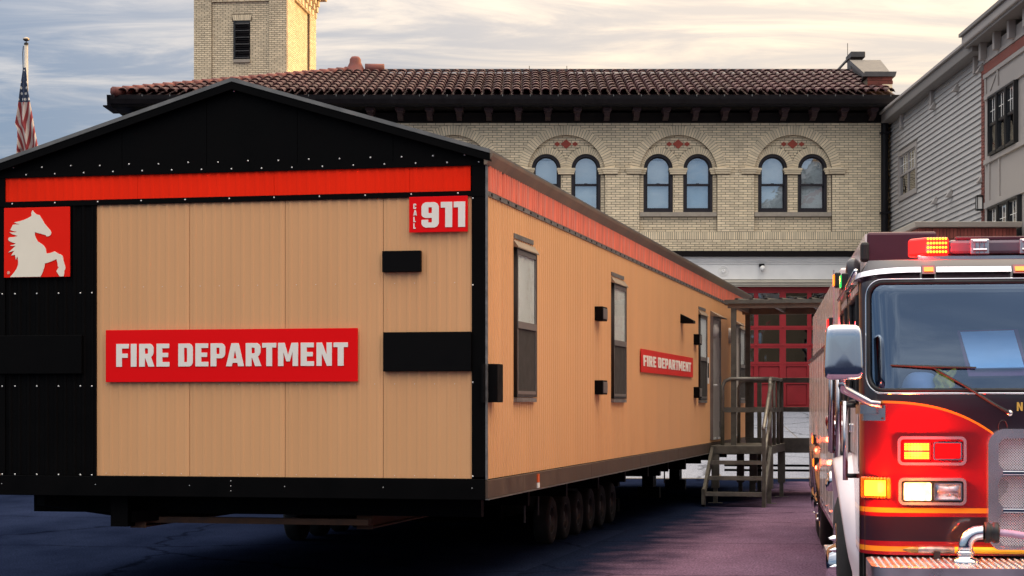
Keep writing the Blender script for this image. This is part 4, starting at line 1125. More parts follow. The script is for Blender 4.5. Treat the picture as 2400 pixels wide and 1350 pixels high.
# logo plate with rearing horse
xa_, za_ = fr_(12, 489); xb_, zb_ = fr_(166, 650)
za_ = fr_(89, 486.5)[1]; zb_ = fr_(89, 650)[1]
sg = sign_plate(xa_, xb_, zb_, za_, MT['logo_red']); sg['label'] = 'orange red plate with cream rearing horse silhouette'
hz = [(163,1105),(215,1045),(258,985),(278,930),(281,880),(270,805),(248,857),(235,783),(180,790),(225,722),(137,747),(245,652),(190,654),(163,645),(215,636),(245,618),(190,600),(150,580),(135,562),(140,540),(155,526),(215,525),(277,510),(200,485),(152,452),(190,457),(240,455),(262,446),(215,440),(166,422),(205,345),(304,341),(255,328),(220,312),(290,300),(360,280),(420,255),(474,226),(471,190),(478,160),(490,143),(520,183),(545,203),(590,215),(630,282),(670,350),(710,398),(752,448),(759,475),(750,505),(725,522),(690,525),(680,505),(600,482),(523,460),(522,500),(535,545),(565,595),(610,625),(650,655),(680,705),(690,773),(745,765),(808,743),(870,782),(890,785),(920,808),(935,880),(955,950),(962,980),(957,1005),(945,1022),(945,1060),(935,1105),(880,1105),(833,1030),(866,970),(850,955),(852,930),(833,855),(750,890),(667,915),(660,960),(645,1010),(625,1065),(600,1105)]
lw, lh = (xb_-xa_), (za_-zb_)
hp = [(xa_+lw*(x-72)/950, zb_+.002+lh*(1108-y)/1010) for x, y in hz][::-1]
put(plate([hp], .004, M_front(0, -.0245, 0)), 'horse_emblem', MT['logo_cream'], sg)
rc = (xa_+lw*.07, zb_+lh*.07)
put(plate([arc(rc[0], rc[1], .014, 0, 6.2, 16), arc(rc[0], rc[1], .0115, 0, 6.2, 16)[::-1]], .003, M_front(0, -.0245, 0)), 'registered_mark', MT['logo_cream'], sg)
letter('R', rc[0]-.004, rc[1]-.006, .012, .9, .003, M_front(0, -.0245, 0), MT['logo_cream'], sg)
# side sign
y0, z1_ = sd_(1498, 817); y1, _ = sd_(1620, 840); _, z0_ = sd_(1498, 872)
sg = addp(MB().box(.018, .030, y0, y1, z0_, z1_), 'sign', MT['sign_side'], bevel=.002); sg['label'] = 'red FIRE DEPARTMENT sign on the long side wall'
us = (y1-y0)/2278.0
hh = (z1_-z0_)*.47
for ch, sx_ in starts:
    letter(ch, y0+(sx_-40+ -30)*us*1.0, z0_+(z1_-z0_)*.27, hh, .985*us*197/hh, .004, M_side(.0325, 0, 0), MT['sign_cream'], sg)
# windows along the side
def trailer_window(y0, y1, z0, z1):
    w = put(plate([[(y0, z0), (y1, z0), (y1, z1), (y0, z1)], [(y0+.03, z0+.03), (y0+.03, z1-.03), (y1-.03, z1-.03), (y1-.03, z0+.03)]], .055, M_side(.0105, 0, 0)), 'window', MT['frame_black'], trailer)
    zm = z0+(z1-z0)*.48
    MB().box(.0095, .012, y0+.04, y1-.04, z0+.04, z1-.04).build('backing', MT['dark_room'], w)
    MB().box(.0165, .019, y0+.06, y1-.05, zm+.03, z1-.065).build('blind', MT['pane_reflection'], w)  # pale sheet added behind the pane in place of its sky reflection
    MB().box(.0225, .0255, y0+.06, y1-.05, zm+.035, z1-.07).build('pane', MT['win_glass'], w)
    MB().box(.020, .036, y0+.03, y0+.06, zm, z1-.03).box(.020, .036, y1-.05, y1-.03, zm, z1-.03).box(.020, .036, y0+.06, y1-.05, z1-.07, z1-.03).box(.019, .042, y0+.03, y1-.03, zm-.03, zm+.035).build('upper_sash', MT['frame_grey'], w)
    MB().box(.022, .027, y0+.06, y1-.05, z0+.06, zm-.031).build('insect_screen', MT['screen'], w)
    MB().box(.020, .036, y0+.03, y0+.06, z0+.03, zm-.031).box(.020, .036, y0+.06, y1-.03, z0+.03, z0+.06).box(.020, .036, y1-.05, y1-.03, z0+.06, zm-.031).build('lower_sash', MT['frame_grey'], w)
    MB().hexa([(.0, y0-.03, z1-.005), (.055, y0-.03, z1-.02), (.055, y1+.03, z1-.02), (.0, y1+.03, z1-.005), (.0, y0-.03, z1+.07), (.055, y0-.03, z1-.008), (.055, y1+.03, z1-.008), (.0, y1+.03, z1+.07)]).build('drip_cap', MT['fascia_brown'], w)
    MB().box(.0, .04, y0-.02, y1-.02, z0-.045, z0-.005).build('sill_flange', MT['grey_trim'], w)
    MB().box(.0, .014, y0-.01, y1-.05, z1+.075, z1+.12).build('cap_flashing', MT['grey_trim'], w)
    return w
for a_, b_ in ((1203, 1250), (1432, 1462), (1636.5, 1653), (1731.5, 1742.5)):
    trailer_window(sd_(a_, 900)[0], sd_(b_, 900)[0], 1.765, 3.19)
def trailer_door(y0, y1, z0, z1):
    d = addp(MB().box(.0, .035, y0, y1, z0, z1), 'door', MT['door_white'], bevel=.004)
    MB().box(.0, .055, y0-.06, y0, z0, z1+.05).box(.0, .055, y1, y1+.06, z0, z1+.05).box(.0, .055, y0, y1, z1, z1+.05).build('door_frame', MT['frame_grey'], d)
    MB().lathe([(.03, 0), (.03, .01), (.012, .015), (.012, .06)], (.035, y0+.08, z0+.95), (1, 0, 0), 10).tube([(.095, y0+.08, z0+.95), (.095, y0+.2, z0+.95)], .012, 8).build('door_handle', MT['screw'], d)
    for q in (.2, 1.0, 1.8): MB().box(.03, .065, y1-.05, y1+.02, z0+q, z0+q+.11).build('hinge', MT['frame_grey'], d)
    MB().hexa([(.0, y0-.08, z1+.05), (.16, y0-.08, z1+.03), (.16, y1+.08, z1+.03), (.0, y1+.08, z1+.05), (.0, y0-.08, z1+.14), (.16, y0-.08, z1+.045), (.16, y1+.08, z1+.045), (.0, y1+.08, z1+.14)]).build('drip_cap', MT['fascia_brown'], d)
    MB().box(.03, .05, y0+.02, y1-.02, z0+.0, z0+.035).build('threshold', MT['screw'], d)
trailer_door(sd_(1665, 900)[0], sd_(1682, 900)[0], ZSK+.05, 3.18)
trailer_door(sd_(1717, 900)[0], sd_(1727, 900)[0], ZSK+.05, 3.18)
# boxes on the side
for a_, b_, c_, d_ in ((1393, 1406, 718, 754), (1393, 1406, 891, 925), (1625, 1631, 783, 809), (1625, 1631, 907, 933)):
    y0, z1_ = sd_(a_, c_); y1, z0_ = sd_(b_, d_)
    bo = addp(MB().box(.0, .10, y0, y0+.30, z0_, z1_), 'meter_box', MT['black_box'], bevel=.006)
    MB().box(.10, .108, y0+.02, y0+.28, z0_+.02, z1_-.02).build('box_lid', MT['frame_grey'], bo, bevel=.003)
y0, z1_ = sd_(1594, 735); _, z0_ = sd_(1594, 757)
addp(MB().prism([(.0, z0_), (.20, z0_), (.20, z0_+.04), (.0, z1_)], 'y', y0, y0+.28), 'vent_hood', MT['black_box'])
y0, z1_ = sd_(1143, 853); _, z0_ = sd_(1143, 943)
addp(MB().box(.0, .10, .04, .26, z0_, z1_), 'corner_box', MT['black_box'], bevel=.006)
addp(MB().box(-.02, .0, -.075, -.0, z0_, z1_), 'corner_box_back', MT['black_box'])
yl_, _ = sd_(1657, 850)
addp(MB().box(.0, .012, yl_-.12, yl_+.22, 2.05, 2.5), 'notice_sheet', MT['white_trim'])
addp(MB().box(.0, .016, yl_+.02, yl_+.16, 2.15, 2.4), 'card_reader', MT['black_box'])
# light fittings above the doors
for p_ in (1668, 1708):
    y_, z_ = sd_(p_, 735)
    addp(MB().lathe([(.15, 0), (.15, .03), (.12, .09), (.05, .12), (0, .125)], (.0, y_, 2.98), (1, 0, 0), 16), 'door_lamp', MT['door_white'], smooth=True)
# marker on the skirt
y_, _ = sd_(1255, 1130)
mk = addp(MB().box(.02, .035, y_-.035, y_+.04, Z0+.02, Z0+.07), 'side_marker', MT['white_trim'])
MB().box(.02, .035, y_-.035, y_+.04, Z0+.073, Z0+.155).build('marker_lens', mat('orange_marker', (.8,.12,.02), .3), mk)
# chassis
for xb0, yb0 in ((-1.28, .55), (-3.42, .3)):
    addp(MB().box(xb0-.075, xb0+.075, yb0, TLN-.4, .545, .560).box(xb0-.075, xb0+.075, yb0, TLN-.4, .655, .670).box(xb0-.012, xb0+.012, yb0, TLN-.4, .560, .655), 'main_beam', MT['rust'])
    addp(MB().box(xb0-.078, xb0+.078, yb0-.012, yb0, .54, .675), 'beam_end_plate', MT['rust'])
for i in range(12):
    addp(MB().box(-TWW+.15, -.15, .45+i*2.0, .55+i*2.0, .672, Z0+.008), 'cross_member', MT['black'])
addp(MB().box(-3.6, -1.2, .38, .50, .585, .64), 'front_spreader', MT['rust'])
addp(MB().hexa([(-3.62, .12, .56), (-3.45, .12, .56), (-3.45, 2.4, .56), (-3.62, 2.4, .56), (-3.62, .12, Z0), (-3.45, .12, Z0), (-3.45, 2.4, Z0), (-3.62, 2.4, Z0)]), 'hitch_mount', MT['black'])
addp(MB().hexa([(-3.5, .2, .60), (-3.42, .15, .60), (-1.9, 2.2, .68), (-1.98, 2.25, .68), (-3.5, .2, .70), (-3.42, .15, .70), (-1.9, 2.2, .78), (-1.98, 2.25, .78)]), 'drawbar', MT['black'])
addp(MB().hexa([(-4.45, .3, .74), (-4.35, .25, .74), (-3.45, .7, .58), (-3.55, .75, .58), (-4.45, .3, Z0), (-4.35, .25, Z0), (-3.45, .7, .68), (-3.55, .75, .68)]), 'drawbar', MT['black'])
# wheels
WR = .288
first = None
for s, xw in ((1, -.78), (-1, -3.95)):
    for i in range(6):
        yw = 6.35+i*.86
        wh = empty('wheel'); wh.parent = trailer; wh.location = (xw, yw, WR)
        ty = MB().lathe([(.17, -.085), (.25, -.10), (.278, -.085), (WR, -.06), (WR, .06), (.278, .085), (.25, .10), (.17, .085)], (0, 0, 0), (1, 0, 0), 28)
        if first is None:
            t_o = ty.build('tyre', MT['tyre'], wh, smooth=True)
            r_o = MB().lathe([(.172, -.08), (.172, .075), (.165, .085), (.158, .07), (.15, .03), (.07, .045), (.06, .06), (.0, .062)], (0, 0, 0), (1, 0, 0), 24).build('rim', MT['rim'], wh, smooth=True); first = (t_o, r_o)
        else:
            copy_part(first[0], wh); copy_part(first[1], wh)
for i in range(6): addp(MB().tube([(-3.95, 6.35+i*.86, WR), (-.78, 6.35+i*.86, WR)], .035, 8), 'axle', MT['black'])
for s_, x in ((1, -1.28), (-1, -3.42)): addp(MB().box(x-.03, x+.03, 6.0, 11.0, WR+.03, .55), 'suspension', MT['black'])
# jacks and dangling straps
for y_, x_ in ((3.2, -.35), (4.6, -.5), (13.5, -.35), (20.5, -.4)):
    addp(MB().tube([(x_, y_, Z0+.04), (x_, y_, .45)], .012, 6), 'tie_strap', MT['rim'])
for y_ in (13.5, 18, 21.5):
    for x_ in (-1.28, -3.42):
        addp(MB().box(x_-.2, x_+.2, y_-.1, y_+.1, 0, .2).box(x_-.1, x_+.1, y_-.2, y_+.2, .2, .4).box(x_-.2, x_+.2, y_-.1, y_+.1, .4, .548), 'support_pier', MT['black_box'])
# ------------------------------------------------------------------ stair landing, ramp deck, canopy
def tl(x, y, z=0): q = TL(x, y); return (q.x, q.y, z)
ld = empty('metal_stair_landing', tl(.6, 17.6), -TA)
tag(ld, 'weathered metal landing with steps and tube railings at the trailer door', 'stairs')
def LD(mb, name, m, parent=None, **kw):
    me = mb.mesh(name); me.transform(Matrix.Translation((-.6, -17.6, 0))); return put(me, name, m, parent or ld, **kw)
DZ = .985; lx0, lx1, ly0, ly1 = .04, 1.10, 16.3, 18.95
LD(MB().box(lx0, lx1, ly0, ly1, DZ-.14, DZ), 'deck', MT['steel'], bevel=.006)
for x, y in ((lx0+.08, ly0+.06), (lx1-.06, ly0+.06), (lx1-.06, ly1-.08), (lx0+.25, ly1-.1), (lx1*.5, ly1-.3)):
    LD(MB().box(x-.065, x+.065, y-.05, y+.05, .26, DZ-.14), 'leg_sleeve', MT['steel'])
    LD(MB().box(x-.035, x+.035, y-.035, y+.035, .01, .26), 'leg', MT['steel'])
    LD(MB().box(x-.12, x+.12, y-.09, y+.09, 0, .01), 'foot_plate', MT['steel'])
# steps towards the camera
sy0 = 15.0
ny = 3
for k in range(3):
    z = .24+.25*k; y = sy0+.10+k*.36
    LD(MB().box(lx0+.06, lx1-.04, y, y+.30, z-.035, z), 'tread', MT['steel'])
    LD(MB().box(lx0+.06, lx1-.04, y-.008, y, z-.06, z+.004), 'tread_nosing', MT['steel_pale'])
for x in (lx0+.03, lx1-.03):
    LD(MB().hexa([(x-.025, sy0+.02, .04), (x+.025, sy0+.02, .04), (x+.025, sy0+.20, .0), (x-.025, sy0+.20, .0),
                  (x-.025, sy0+.02, .30), (x+.025, sy0+.02, .30), (x+.025, sy0+.26, .24), (x-.025, sy0+.26, .24)]), 'stringer_foot', MT['steel'])
    LD(MB().hexa([(x-.025, sy0+.05, .10), (x+.025, sy0+.05, .10), (x+.025, ly0, DZ-.20), (x-.025, ly0, DZ-.20),
                  (x-.025, sy0+.05, .24), (x+.025, sy0+.05, .24), (x+.025, ly0, DZ-.02), (x-.025, ly0, DZ-.02)]), 'stringer', MT['steel'])
# stair handrail on the right
hx = lx1-.03
LD(MB().box(hx-.03, hx+.03, sy0+.02, sy0+.08, 0, 1.32), 'handrail_post', MT['steel'])
LD(MB().tube([(hx, sy0+.02, 1.28), (hx, sy0+.10, 1.33), (hx, ly0+.02, 2.02), (hx, ly0+.1, 2.04)], .034, 8), 'handrail', MT['steel_pale'], smooth=True)
LD(MB().tube([(hx, sy0+.08, .82), (hx, ly0, 1.55)], .028, 8), 'mid_rail', MT['steel_pale'], smooth=True)
# landing railings
RZ, MZ = 2.14, 1.60
def rail_loop(pts, z, r, name, m=MT['steel']): LD(MB().tube([(x, y, z) for x, y in pts], r, 8), name, m, smooth=True)
xr = lx1-.05
LD(MB().tube([(lx0+.22, ly1-.1, DZ), (lx0+.22, ly1-.1, RZ-.14), (lx0+.26, ly1-.1, RZ-.04), (lx0+.36, ly1-.1, RZ), (xr-.12, ly1-.1, RZ), (xr-.02, ly1-.13, RZ), (xr, ly1-.25, RZ), (xr, ly0+.2, RZ), (xr, ly0+.10, RZ-.05), (xr, ly0+.07, RZ-.16), (xr, ly0+.07, DZ)], .032, 10), 'guard_rail', MT['steel_pale'], smooth=True)
LD(MB().box(lx0+.22, xr, ly1-.13, ly1-.09, MZ-.04, MZ+.04), 'knee_rail', MT['steel'])
LD(MB().box(xr-.02, xr+.02, ly0+.07, ly1-.1, MZ-.04, MZ+.04), 'knee_rail', MT['steel'])
for y in (ly0+.10, ly0+.9, ly0+1.75, ly1-.14): LD(MB().tube([(xr, y, DZ), (xr, y, RZ-.02)], .032, 8), 'post', MT['steel'], smooth=True)
# near-left rail arch as seen over the steps
LD(MB().tube([(lx0+.14, ly0+.6, DZ), (lx0+.14, ly0+.6, RZ-.14), (lx0+.18, ly0+.6, RZ-.04), (lx0+.28, ly0+.6, RZ), (xr-.02, ly0+.6, RZ)], .034, 10), 'guard_rail', MT['steel_pale'], smooth=True)
LD(MB().box(lx0+.14, xr, ly0+.58, ly0+.62, MZ-.045, MZ+.045), 'knee_rail', MT['steel'])
# ramp deck behind
rp = empty('metal_ramp_deck', tl(1.9, 20.0), -TA)
tag(rp, 'grey metal ramp deck with two rails behind the stair landing', 'ramp')
def RP(mb, name, m, **kw):
    me = mb.mesh(name); me.transform(Matrix.Translation((-1.9, -20.0, 0))); return put(me, name, m, rp, **kw)
rx0, rx1, ry0, ry1 = .35, 4.6, 19.25, 20.9
RP(MB().box(rx0, rx1, ry0, ry1, DZ-.02, DZ+.04), 'deck', MT['steel'])
RP(MB().box(rx0, rx1, ry0-.05, ry0, .80, DZ+.09), 'edge_beam', MT['steel'], bevel=.006)
for z in (RZ, MZ): RP(MB().box(rx0, rx1, ry0-.03, ry0+.02, z-.045, z+.045), 'rail', MT['steel'], bevel=.006)
for z in (.56, .47): RP(MB().box(rx0-.4, rx1, ry0-.02, ry0+.03, z-.02, z+.02), 'brace_bar', MT['black_box'])
for x in (rx0+.1, 2.3, rx1-.1):
    RP(MB().box(x-.04, x+.04, ry0+.021, ry0+.09, 0, RZ), 'post', MT['steel'])
    RP(MB().box(x-.04, x+.04, ry1-.1, ry1-.03, 0, RZ), 'post', MT['steel'])
cn = empty('entrance_canopy', tl(1.5, 18.2), -TA)
tag(cn, 'corrugated metal canopy on posts over the trailer doors', 'canopy')
def CN(mb, name, m, **kw):
    me = mb.mesh(name); me.transform(Matrix.Translation((-1.5, -18.2, 0))); return put(me, name, m, cn, **kw)
cx0, cx1, cy0, cy1, cz = .27, 3.2, 16.85, 19.7, 3.50
for x, y in ((cx0+.10, cy0+.1), (cx0+.10, cy1-.3), (cx1-.1, cy0+.1), (cx1-.1, cy1-.3)):
    zb_ = DZ if (x < 1.1 and y < 19) else (DZ+.04 if y > 19.2 else 0)
    CN(MB().box(x-.045, x+.045, y-.045, y+.045, zb_, cz-.08), 'post', MT['steel'])
for y_ in (cy0+.05, cy1-.35): CN(MB().box(cx0, cx1, y_, y_+.07, cz-.13, cz-.01), 'beam', MT['fascia_brown'])
for k in range(5):
    x = cx0+.1+k*(cx1-cx0-.2)/4; CN(MB().box(x-.03, x+.03, cy0+.125, cy1-.355, cz-.10, cz-.015), 'rafter', MT['fascia_brown'])
prof = []; x = cx0-.05
while x < cx1+.05:
    prof += [(x, 0), (x+.17, 0), (x+.19, .035), (x+.235, .035), (x+.255, 0)]; x += .255
rm = MB(); nP = len(prof)
for y, dz in ((cy0-.03, .0), (cy1, .12)):
    for q, z in prof: rm.v.append((q, y, cz+z+dz))
    for q, z in prof: rm.v.append((q, y, cz+z+dz+.006))
for i in range(nP-1):
    rm.f += [(i, 2*nP+i, 2*nP+i+1, i+1), (nP+i, nP+i+1, 3*nP+i+1, 3*nP+i), (i, i+1, nP+i+1, nP+i)]
CN(rm, 'roof_sheet', MT['steel'])
CN(MB().box(cx0-.05, cx1+.05, cy0-.035, cy0-.03, cz-.055, cz+.012), 'edge_trim', MT['steel'])

# ------------------------------------------------------------------ fire truck
TKA = math.atan((1790-PX)/F)
T0 = W(2018, PY, 12.5)
truck = empty('fire_truck', (T0.x, T0.y, 0), -TKA)
tag(truck, 'red and black fire truck with flashing lights and chrome grille', 'fire truck')
WD = 2.5
def tk(px, py, v=0.0):                 # photo pixel -> truck local (u, z) on the plane at depth v behind the front
    k = (px-PX)/F; c_, s_ = math.cos(TKA), math.sin(TKA)
    # X = T0.x + u c + v s ; Y = T0.y - u s + v c ; X = k Y
    u = (k*(T0.y+v*c_)-T0.x-v*s_)/(c_+k*s_); Y = T0.y-u*s_+v*c_
    return u, CH+(PY-py)*Y/F
MT['cab'] = bpy.data.materials.new('cab_paint'); m = MT['cab']; m.use_nodes = True
n, l = m.node_tree.nodes, m.node_tree.links; pb = n['Principled BSDF']
pb.inputs['Roughness'].default_value = .28; pb.inputs['Coat Weight'].default_value = .7; pb.inputs['Coat Roughness'].default_value = .03
tcn = n.new('ShaderNodeTexCoord'); sx = n.new('ShaderNodeSeparateXYZ'); l.new(tcn.outputs['Object'], sx.inputs[0])
RED, BLK, YEL = (.24,.003,.005), (.016,.005,.010), (.75,.27,.01)
uu = fmath('MINIMUM', sx.outputs[0], fmath('SUBTRACT', WD, sx.outputs[0])); zz = sx.outputs[2]
def between(x, a, b): return fmath('MULTIPLY', fmath('GREATER_THAN', x, a), fmath('LESS_THAN', x, b))
ucl = fmath('MINIMUM', fmath('MAXIMUM', uu, 0.0), 1.1)
zc = fmath('SUBTRACT', 1.714, fmath('MULTIPLY', fmath('POWER', ucl, 3.0), .345))
dz = fmath('SUBTRACT', zz, zc)
c_ = cmix(fmath('GREATER_THAN', dz, 0.0), RED, BLK)
c_ = cmix(between(zz, .808, .969), c_, BLK)
c_ = cmix(fmath('MAXIMUM', between(zz, .742, .775), between(zz, .994, 1.026)), c_, YEL)
c_ = cmix(between(dz, -.007, .009), c_, YEL)
l.new(c_, pb.inputs['Base Color'])
MT['truck_red'] = mat('truck_red_paint', RED, .28, coat=.7, var=.04)
MT['truck_black'] = mat('truck_black_paint', (.02,.012,.017), .3, coat=.6, var=.05)
MT['chrome'] = mat('chrome', (.72,.72,.75), .08, 1.0, var=.04)
MT['bezel'] = mat('satin_chrome', (.62,.58,.62), .16, .8, var=.06)
MT['maroon'] = mat('maroon_roof_paint', (.075,.008,.022), .45, coat=.1, var=.05)
MT['sheen_skin'] = mat('painted_sky_sheen', (.86,.74,.72), .25, .0, coat=.5, var=.05)  # pale colour paints reflected sky onto the red truck's side
MT['dull_chrome'] = mat('polished_aluminium', (.62,.60,.62), .22, 1.0, var=.08)
MT['tread'] = mat('diamond_plate', (.58,.55,.57), .3, 1.0, var=.1)
MT['rubber'] = mat('black_rubber', (.012,.012,.013), .6)
MT['truck_glass'] = glass('windscreen_glass', (.52,.70,.96), .22, .01, gc=(.62,.78,1.0))
MT['side_glass'] = glass('dark_side_glass', (.03,.03,.03), .05, .01)
MT['lens_red_dim'] = mat('dark_red_lens', (.20,.004,.006), .15, coat=.5)
MT['led_red'] = emit('red_led', (1.0,.012,.008), .84)
MT['led_amber'] = emit('amber_led', (1.0,.48,.02), 1.5, (.4,.15,.01))
MT['led_yellow'] = emit('yellow_led', (1.0,.60,.03), 1.24, (.4,.2,.02))
MT['lamp_on'] = emit('headlamp_on', (1.0,.74,.36), 1.5, (.8,.7,.5))
n_, l_ = MT['lamp_on'].node_tree.nodes, MT['lamp_on'].node_tree.links
t_ = n_.new('ShaderNodeTexCoord'); v_ = n_.new('ShaderNodeTexVoronoi'); v_.inputs['Scale'].default_value = 34; l_.new(t_.outputs['Object'], v_.inputs['Vector'])
r_ = n_.new('ShaderNodeMapRange'); r_.inputs[1].default_value = .1; r_.inputs[2].default_value = .7; r_.inputs[3].default_value = 2.2; r_.inputs[4].default_value = .25; l_.new(v_.outputs['Distance'], r_.inputs[0]); l_.new(r_.outputs[0], n_['Principled BSDF'].inputs['Emission Strength'])
MT['amber_small'] = emit('amber_marker_lit', (1.0,.20,.01), 1.1, (.5,.1,.01))
MT['green_small'] = emit('green_marker', (.02,.7,.12), .6, (.02,.3,.05))
MT['clear_lens'] = mat('clear_lens_reflector', (.55,.52,.55), .12, .8, var=.3, scale=30)
MT['lens_body'] = mat('mauve_lightbar', (.13,.085,.115), .3, coat=.4)
MT['seat'] = mat('dark_seat', (.03,.03,.04), .8)
MT['paper'] = mat('pale_cyan_paper', (.70,.92,.94), .7, var=.04)
MT['yellow_cloth'] = mat('yellow_cloth', (.75,.52,.05), .8, var=.2, scale=14)
MT['grey_cloth'] = mat('pale_grey_cloth', (.42,.45,.5), .8, var=.1)
MT['hose'] = mat('mauve_hose', (.42,.28,.40), .75, var=.15, scale=20)
MT['gold'] = mat('gold_leaf', (.85,.50,.10), .35, .3)
def TK(mb, name, m, parent=None, **kw):
    me = mb.mesh(name) if isinstance(mb, MB) else mb
    return put(me, name, m, parent or truck, **kw)
# cab surface: plan outline from the left side round the front
RC = .24; CABL = 3.4
def outline(s):            # s = 0 at centre front, growing to the left corner and back along the left side
    L1 = WD/2-RC; L2 = L1+RC*math.pi/2
    if s <= L1: return Vector((WD/2-s, 0, 0)), Vector((0, -1, 0))
    if s <= L2:
        a = (s-L1)/RC; return Vector((RC-RC*math.sin(a), RC-RC*math.cos(a), 0)), Vector((-math.sin(a), -math.cos(a), 0))
    return Vector((0, RC+s-L2, 0)), Vector((-1, 0, 0))
S_SIDE = WD/2-RC+RC*math.pi/2
S_END = S_SIDE+CABL-RC
def rake(z): return .0 if z < 1.75 else .13*(z-1.75)
def surf(s, z, off=0.0, side=1):
    p_, n_ = outline(s)
    q = p_+n_*off
    q.y += rake(z)*max(0.0, -n_.y)
    if z > 2.45:
        t = (z-2.45)/.20; q.x += .06*t*t*(-n_.x if n_.x else 0); q.y += .10*t*t*max(0, -n_.y)
    if side < 0: q.x = WD-q.x
    return Vector((q.x, q.y, z))
ZB, ZTOP = .72, 2.65
WS_Z0, WS_Z1 = 1.79, 2.497
WS_S = S_SIDE-.17               # the screen wraps part of the corner
def in_screen(s, z, g=0.0): 
    r = .11
    ds, dzv = s-(WS_S-g-r), max(WS_Z0+g+r-z, z-(WS_Z1-g-r))
    if s > WS_S-g or z < WS_Z0+g or z > WS_Z1-g: return False
    return not (ds > 0 and dzv > 0 and ds*ds+dzv*dzv > r*r)
AX, AZ, AR = 1.50, .53, .74     # front wheel arch
SW0, SW1, SWZ0, SWZ1 = .36, 1.35, 1.72, 2.42     # front side window (v, z)
RW0, RW1 = 2.15, 3.0
def cab_keep(s, z):
    if in_screen(s, z): return False
    if s > S_SIDE:
        v = RC+s-S_SIDE
        if (v-AX)**2+(z-AZ)**2 < AR*AR: return False
        for a_, b_ in ((SW0, SW1), (RW0, RW1)):
            if a_ < v < b_ and SWZ0 < z < SWZ1: return False
    return True
for side in (1, -1):
    NSs, NZz = 170, 84
    mb = MB().grid(NSs, NZz, lambda a_, b_: surf(a_*S_END, ZB+(ZTOP-ZB)*b_, 0, side), lambda a_, b_: cab_keep(a_*S_END, ZB+(ZTOP-ZB)*b_))
    TK(mb, 'cab_shell', MT['cab'], smooth=True)
# cab roof, floor, inner
def roofpt(a_, b_):
    s = a_*S_END; p_ = surf(s, ZTOP); c_ = Vector((WD/2, 1.6, ZTOP+.05)); q = p_.lerp(c_, b_); q.z = ZTOP+.05*(1-(1-b_)**3); return q
for side in (1, -1):
    TK(MB().grid(80, 8, lambda a_, b_: (lambda q: q if side > 0 else Vector((WD-q.x, q.y, q.z)))(roofpt(a_, b_))), 'cab_roof', MT['maroon'], smooth=True)
TK(MB().box(.03, WD-.03, .12, CABL, ZB+.02, 1.35), 'cab_floor', MT['rubber'])
TK(MB().box(.05, WD-.05, 2.0, 2.05, 1.3, 2.6), 'cab_bulkhead', MT['seat'])
# windscreen and gasket
for side in (1, -1):
    TK(MB().grid(60, 26, lambda a_, b_: surf(a_*WS_S, WS_Z0+(WS_Z1-WS_Z0)*b_, -.006, side), lambda a_, b_: in_screen(a_*WS_S, WS_Z0+(WS_Z1-WS_Z0)*b_, -.004)), 'windscreen', MT['truck_glass'], smooth=True)
    ws_me = bpy.data.objects[-1].data if False else [o_ for o_ in truck.children if o_.name.startswith('windscreen')][-1].data
    if sum(p_.normal.y for p_ in ws_me.polygons) > 0: ws_me.flip_normals()
    r = .11; path = []
    for i in range(41): path.append((WS_S*0+(WS_S-r)*i/40, WS_Z0))
    for i in range(1, 9): a_ = math.pi/2*i/8; path.append((WS_S-r+r*math.sin(a_), WS_Z0+r-r*math.cos(a_)))
    for i in range(1, 20): path.append((WS_S, WS_Z0+r+(WS_Z1-WS_Z0-2*r)*i/20))
    for i in range(0, 9): a_ = math.pi/2*i/8; path.append((WS_S-r+r*math.cos(a_), WS_Z1-r+r*math.sin(a_)))
    for i in range(1, 41): path.append(((WS_S-r)*(1-i/40), WS_Z1))
    TK(MB().tube([surf(s, z, .004, side) for s, z in path], .013, 8, caps=False), 'screen_gasket', MT['rubber'], smooth=True)
    e_ = .020; p2 = [((WS_S-r)*i/40, WS_Z0-e_) for i in range(41)]
    p2 += [(WS_S-r+(r+e_)*math.sin(math.pi/2*i/8), WS_Z0+r-(r+e_)*math.cos(math.pi/2*i/8)) for i in range(1, 9)]
    p2 += [(WS_S+e_, WS_Z0+r+(WS_Z1-WS_Z0-2*r)*i/20) for i in range(1, 20)]
    p2 += [(WS_S-r+(r+e_)*math.cos(math.pi/2*i/8), WS_Z1-r+(r+e_)*math.sin(math.pi/2*i/8)) for i in range(9)]
    p2 += [((WS_S-r)*(1-i/40), WS_Z1+e_) for i in range(1, 41)]
    TK(MB().tube([surf(s, z, .008, side) for s, z in p2], .007, 6, caps=False), 'screen_trim', MT['chrome'], smooth=True)
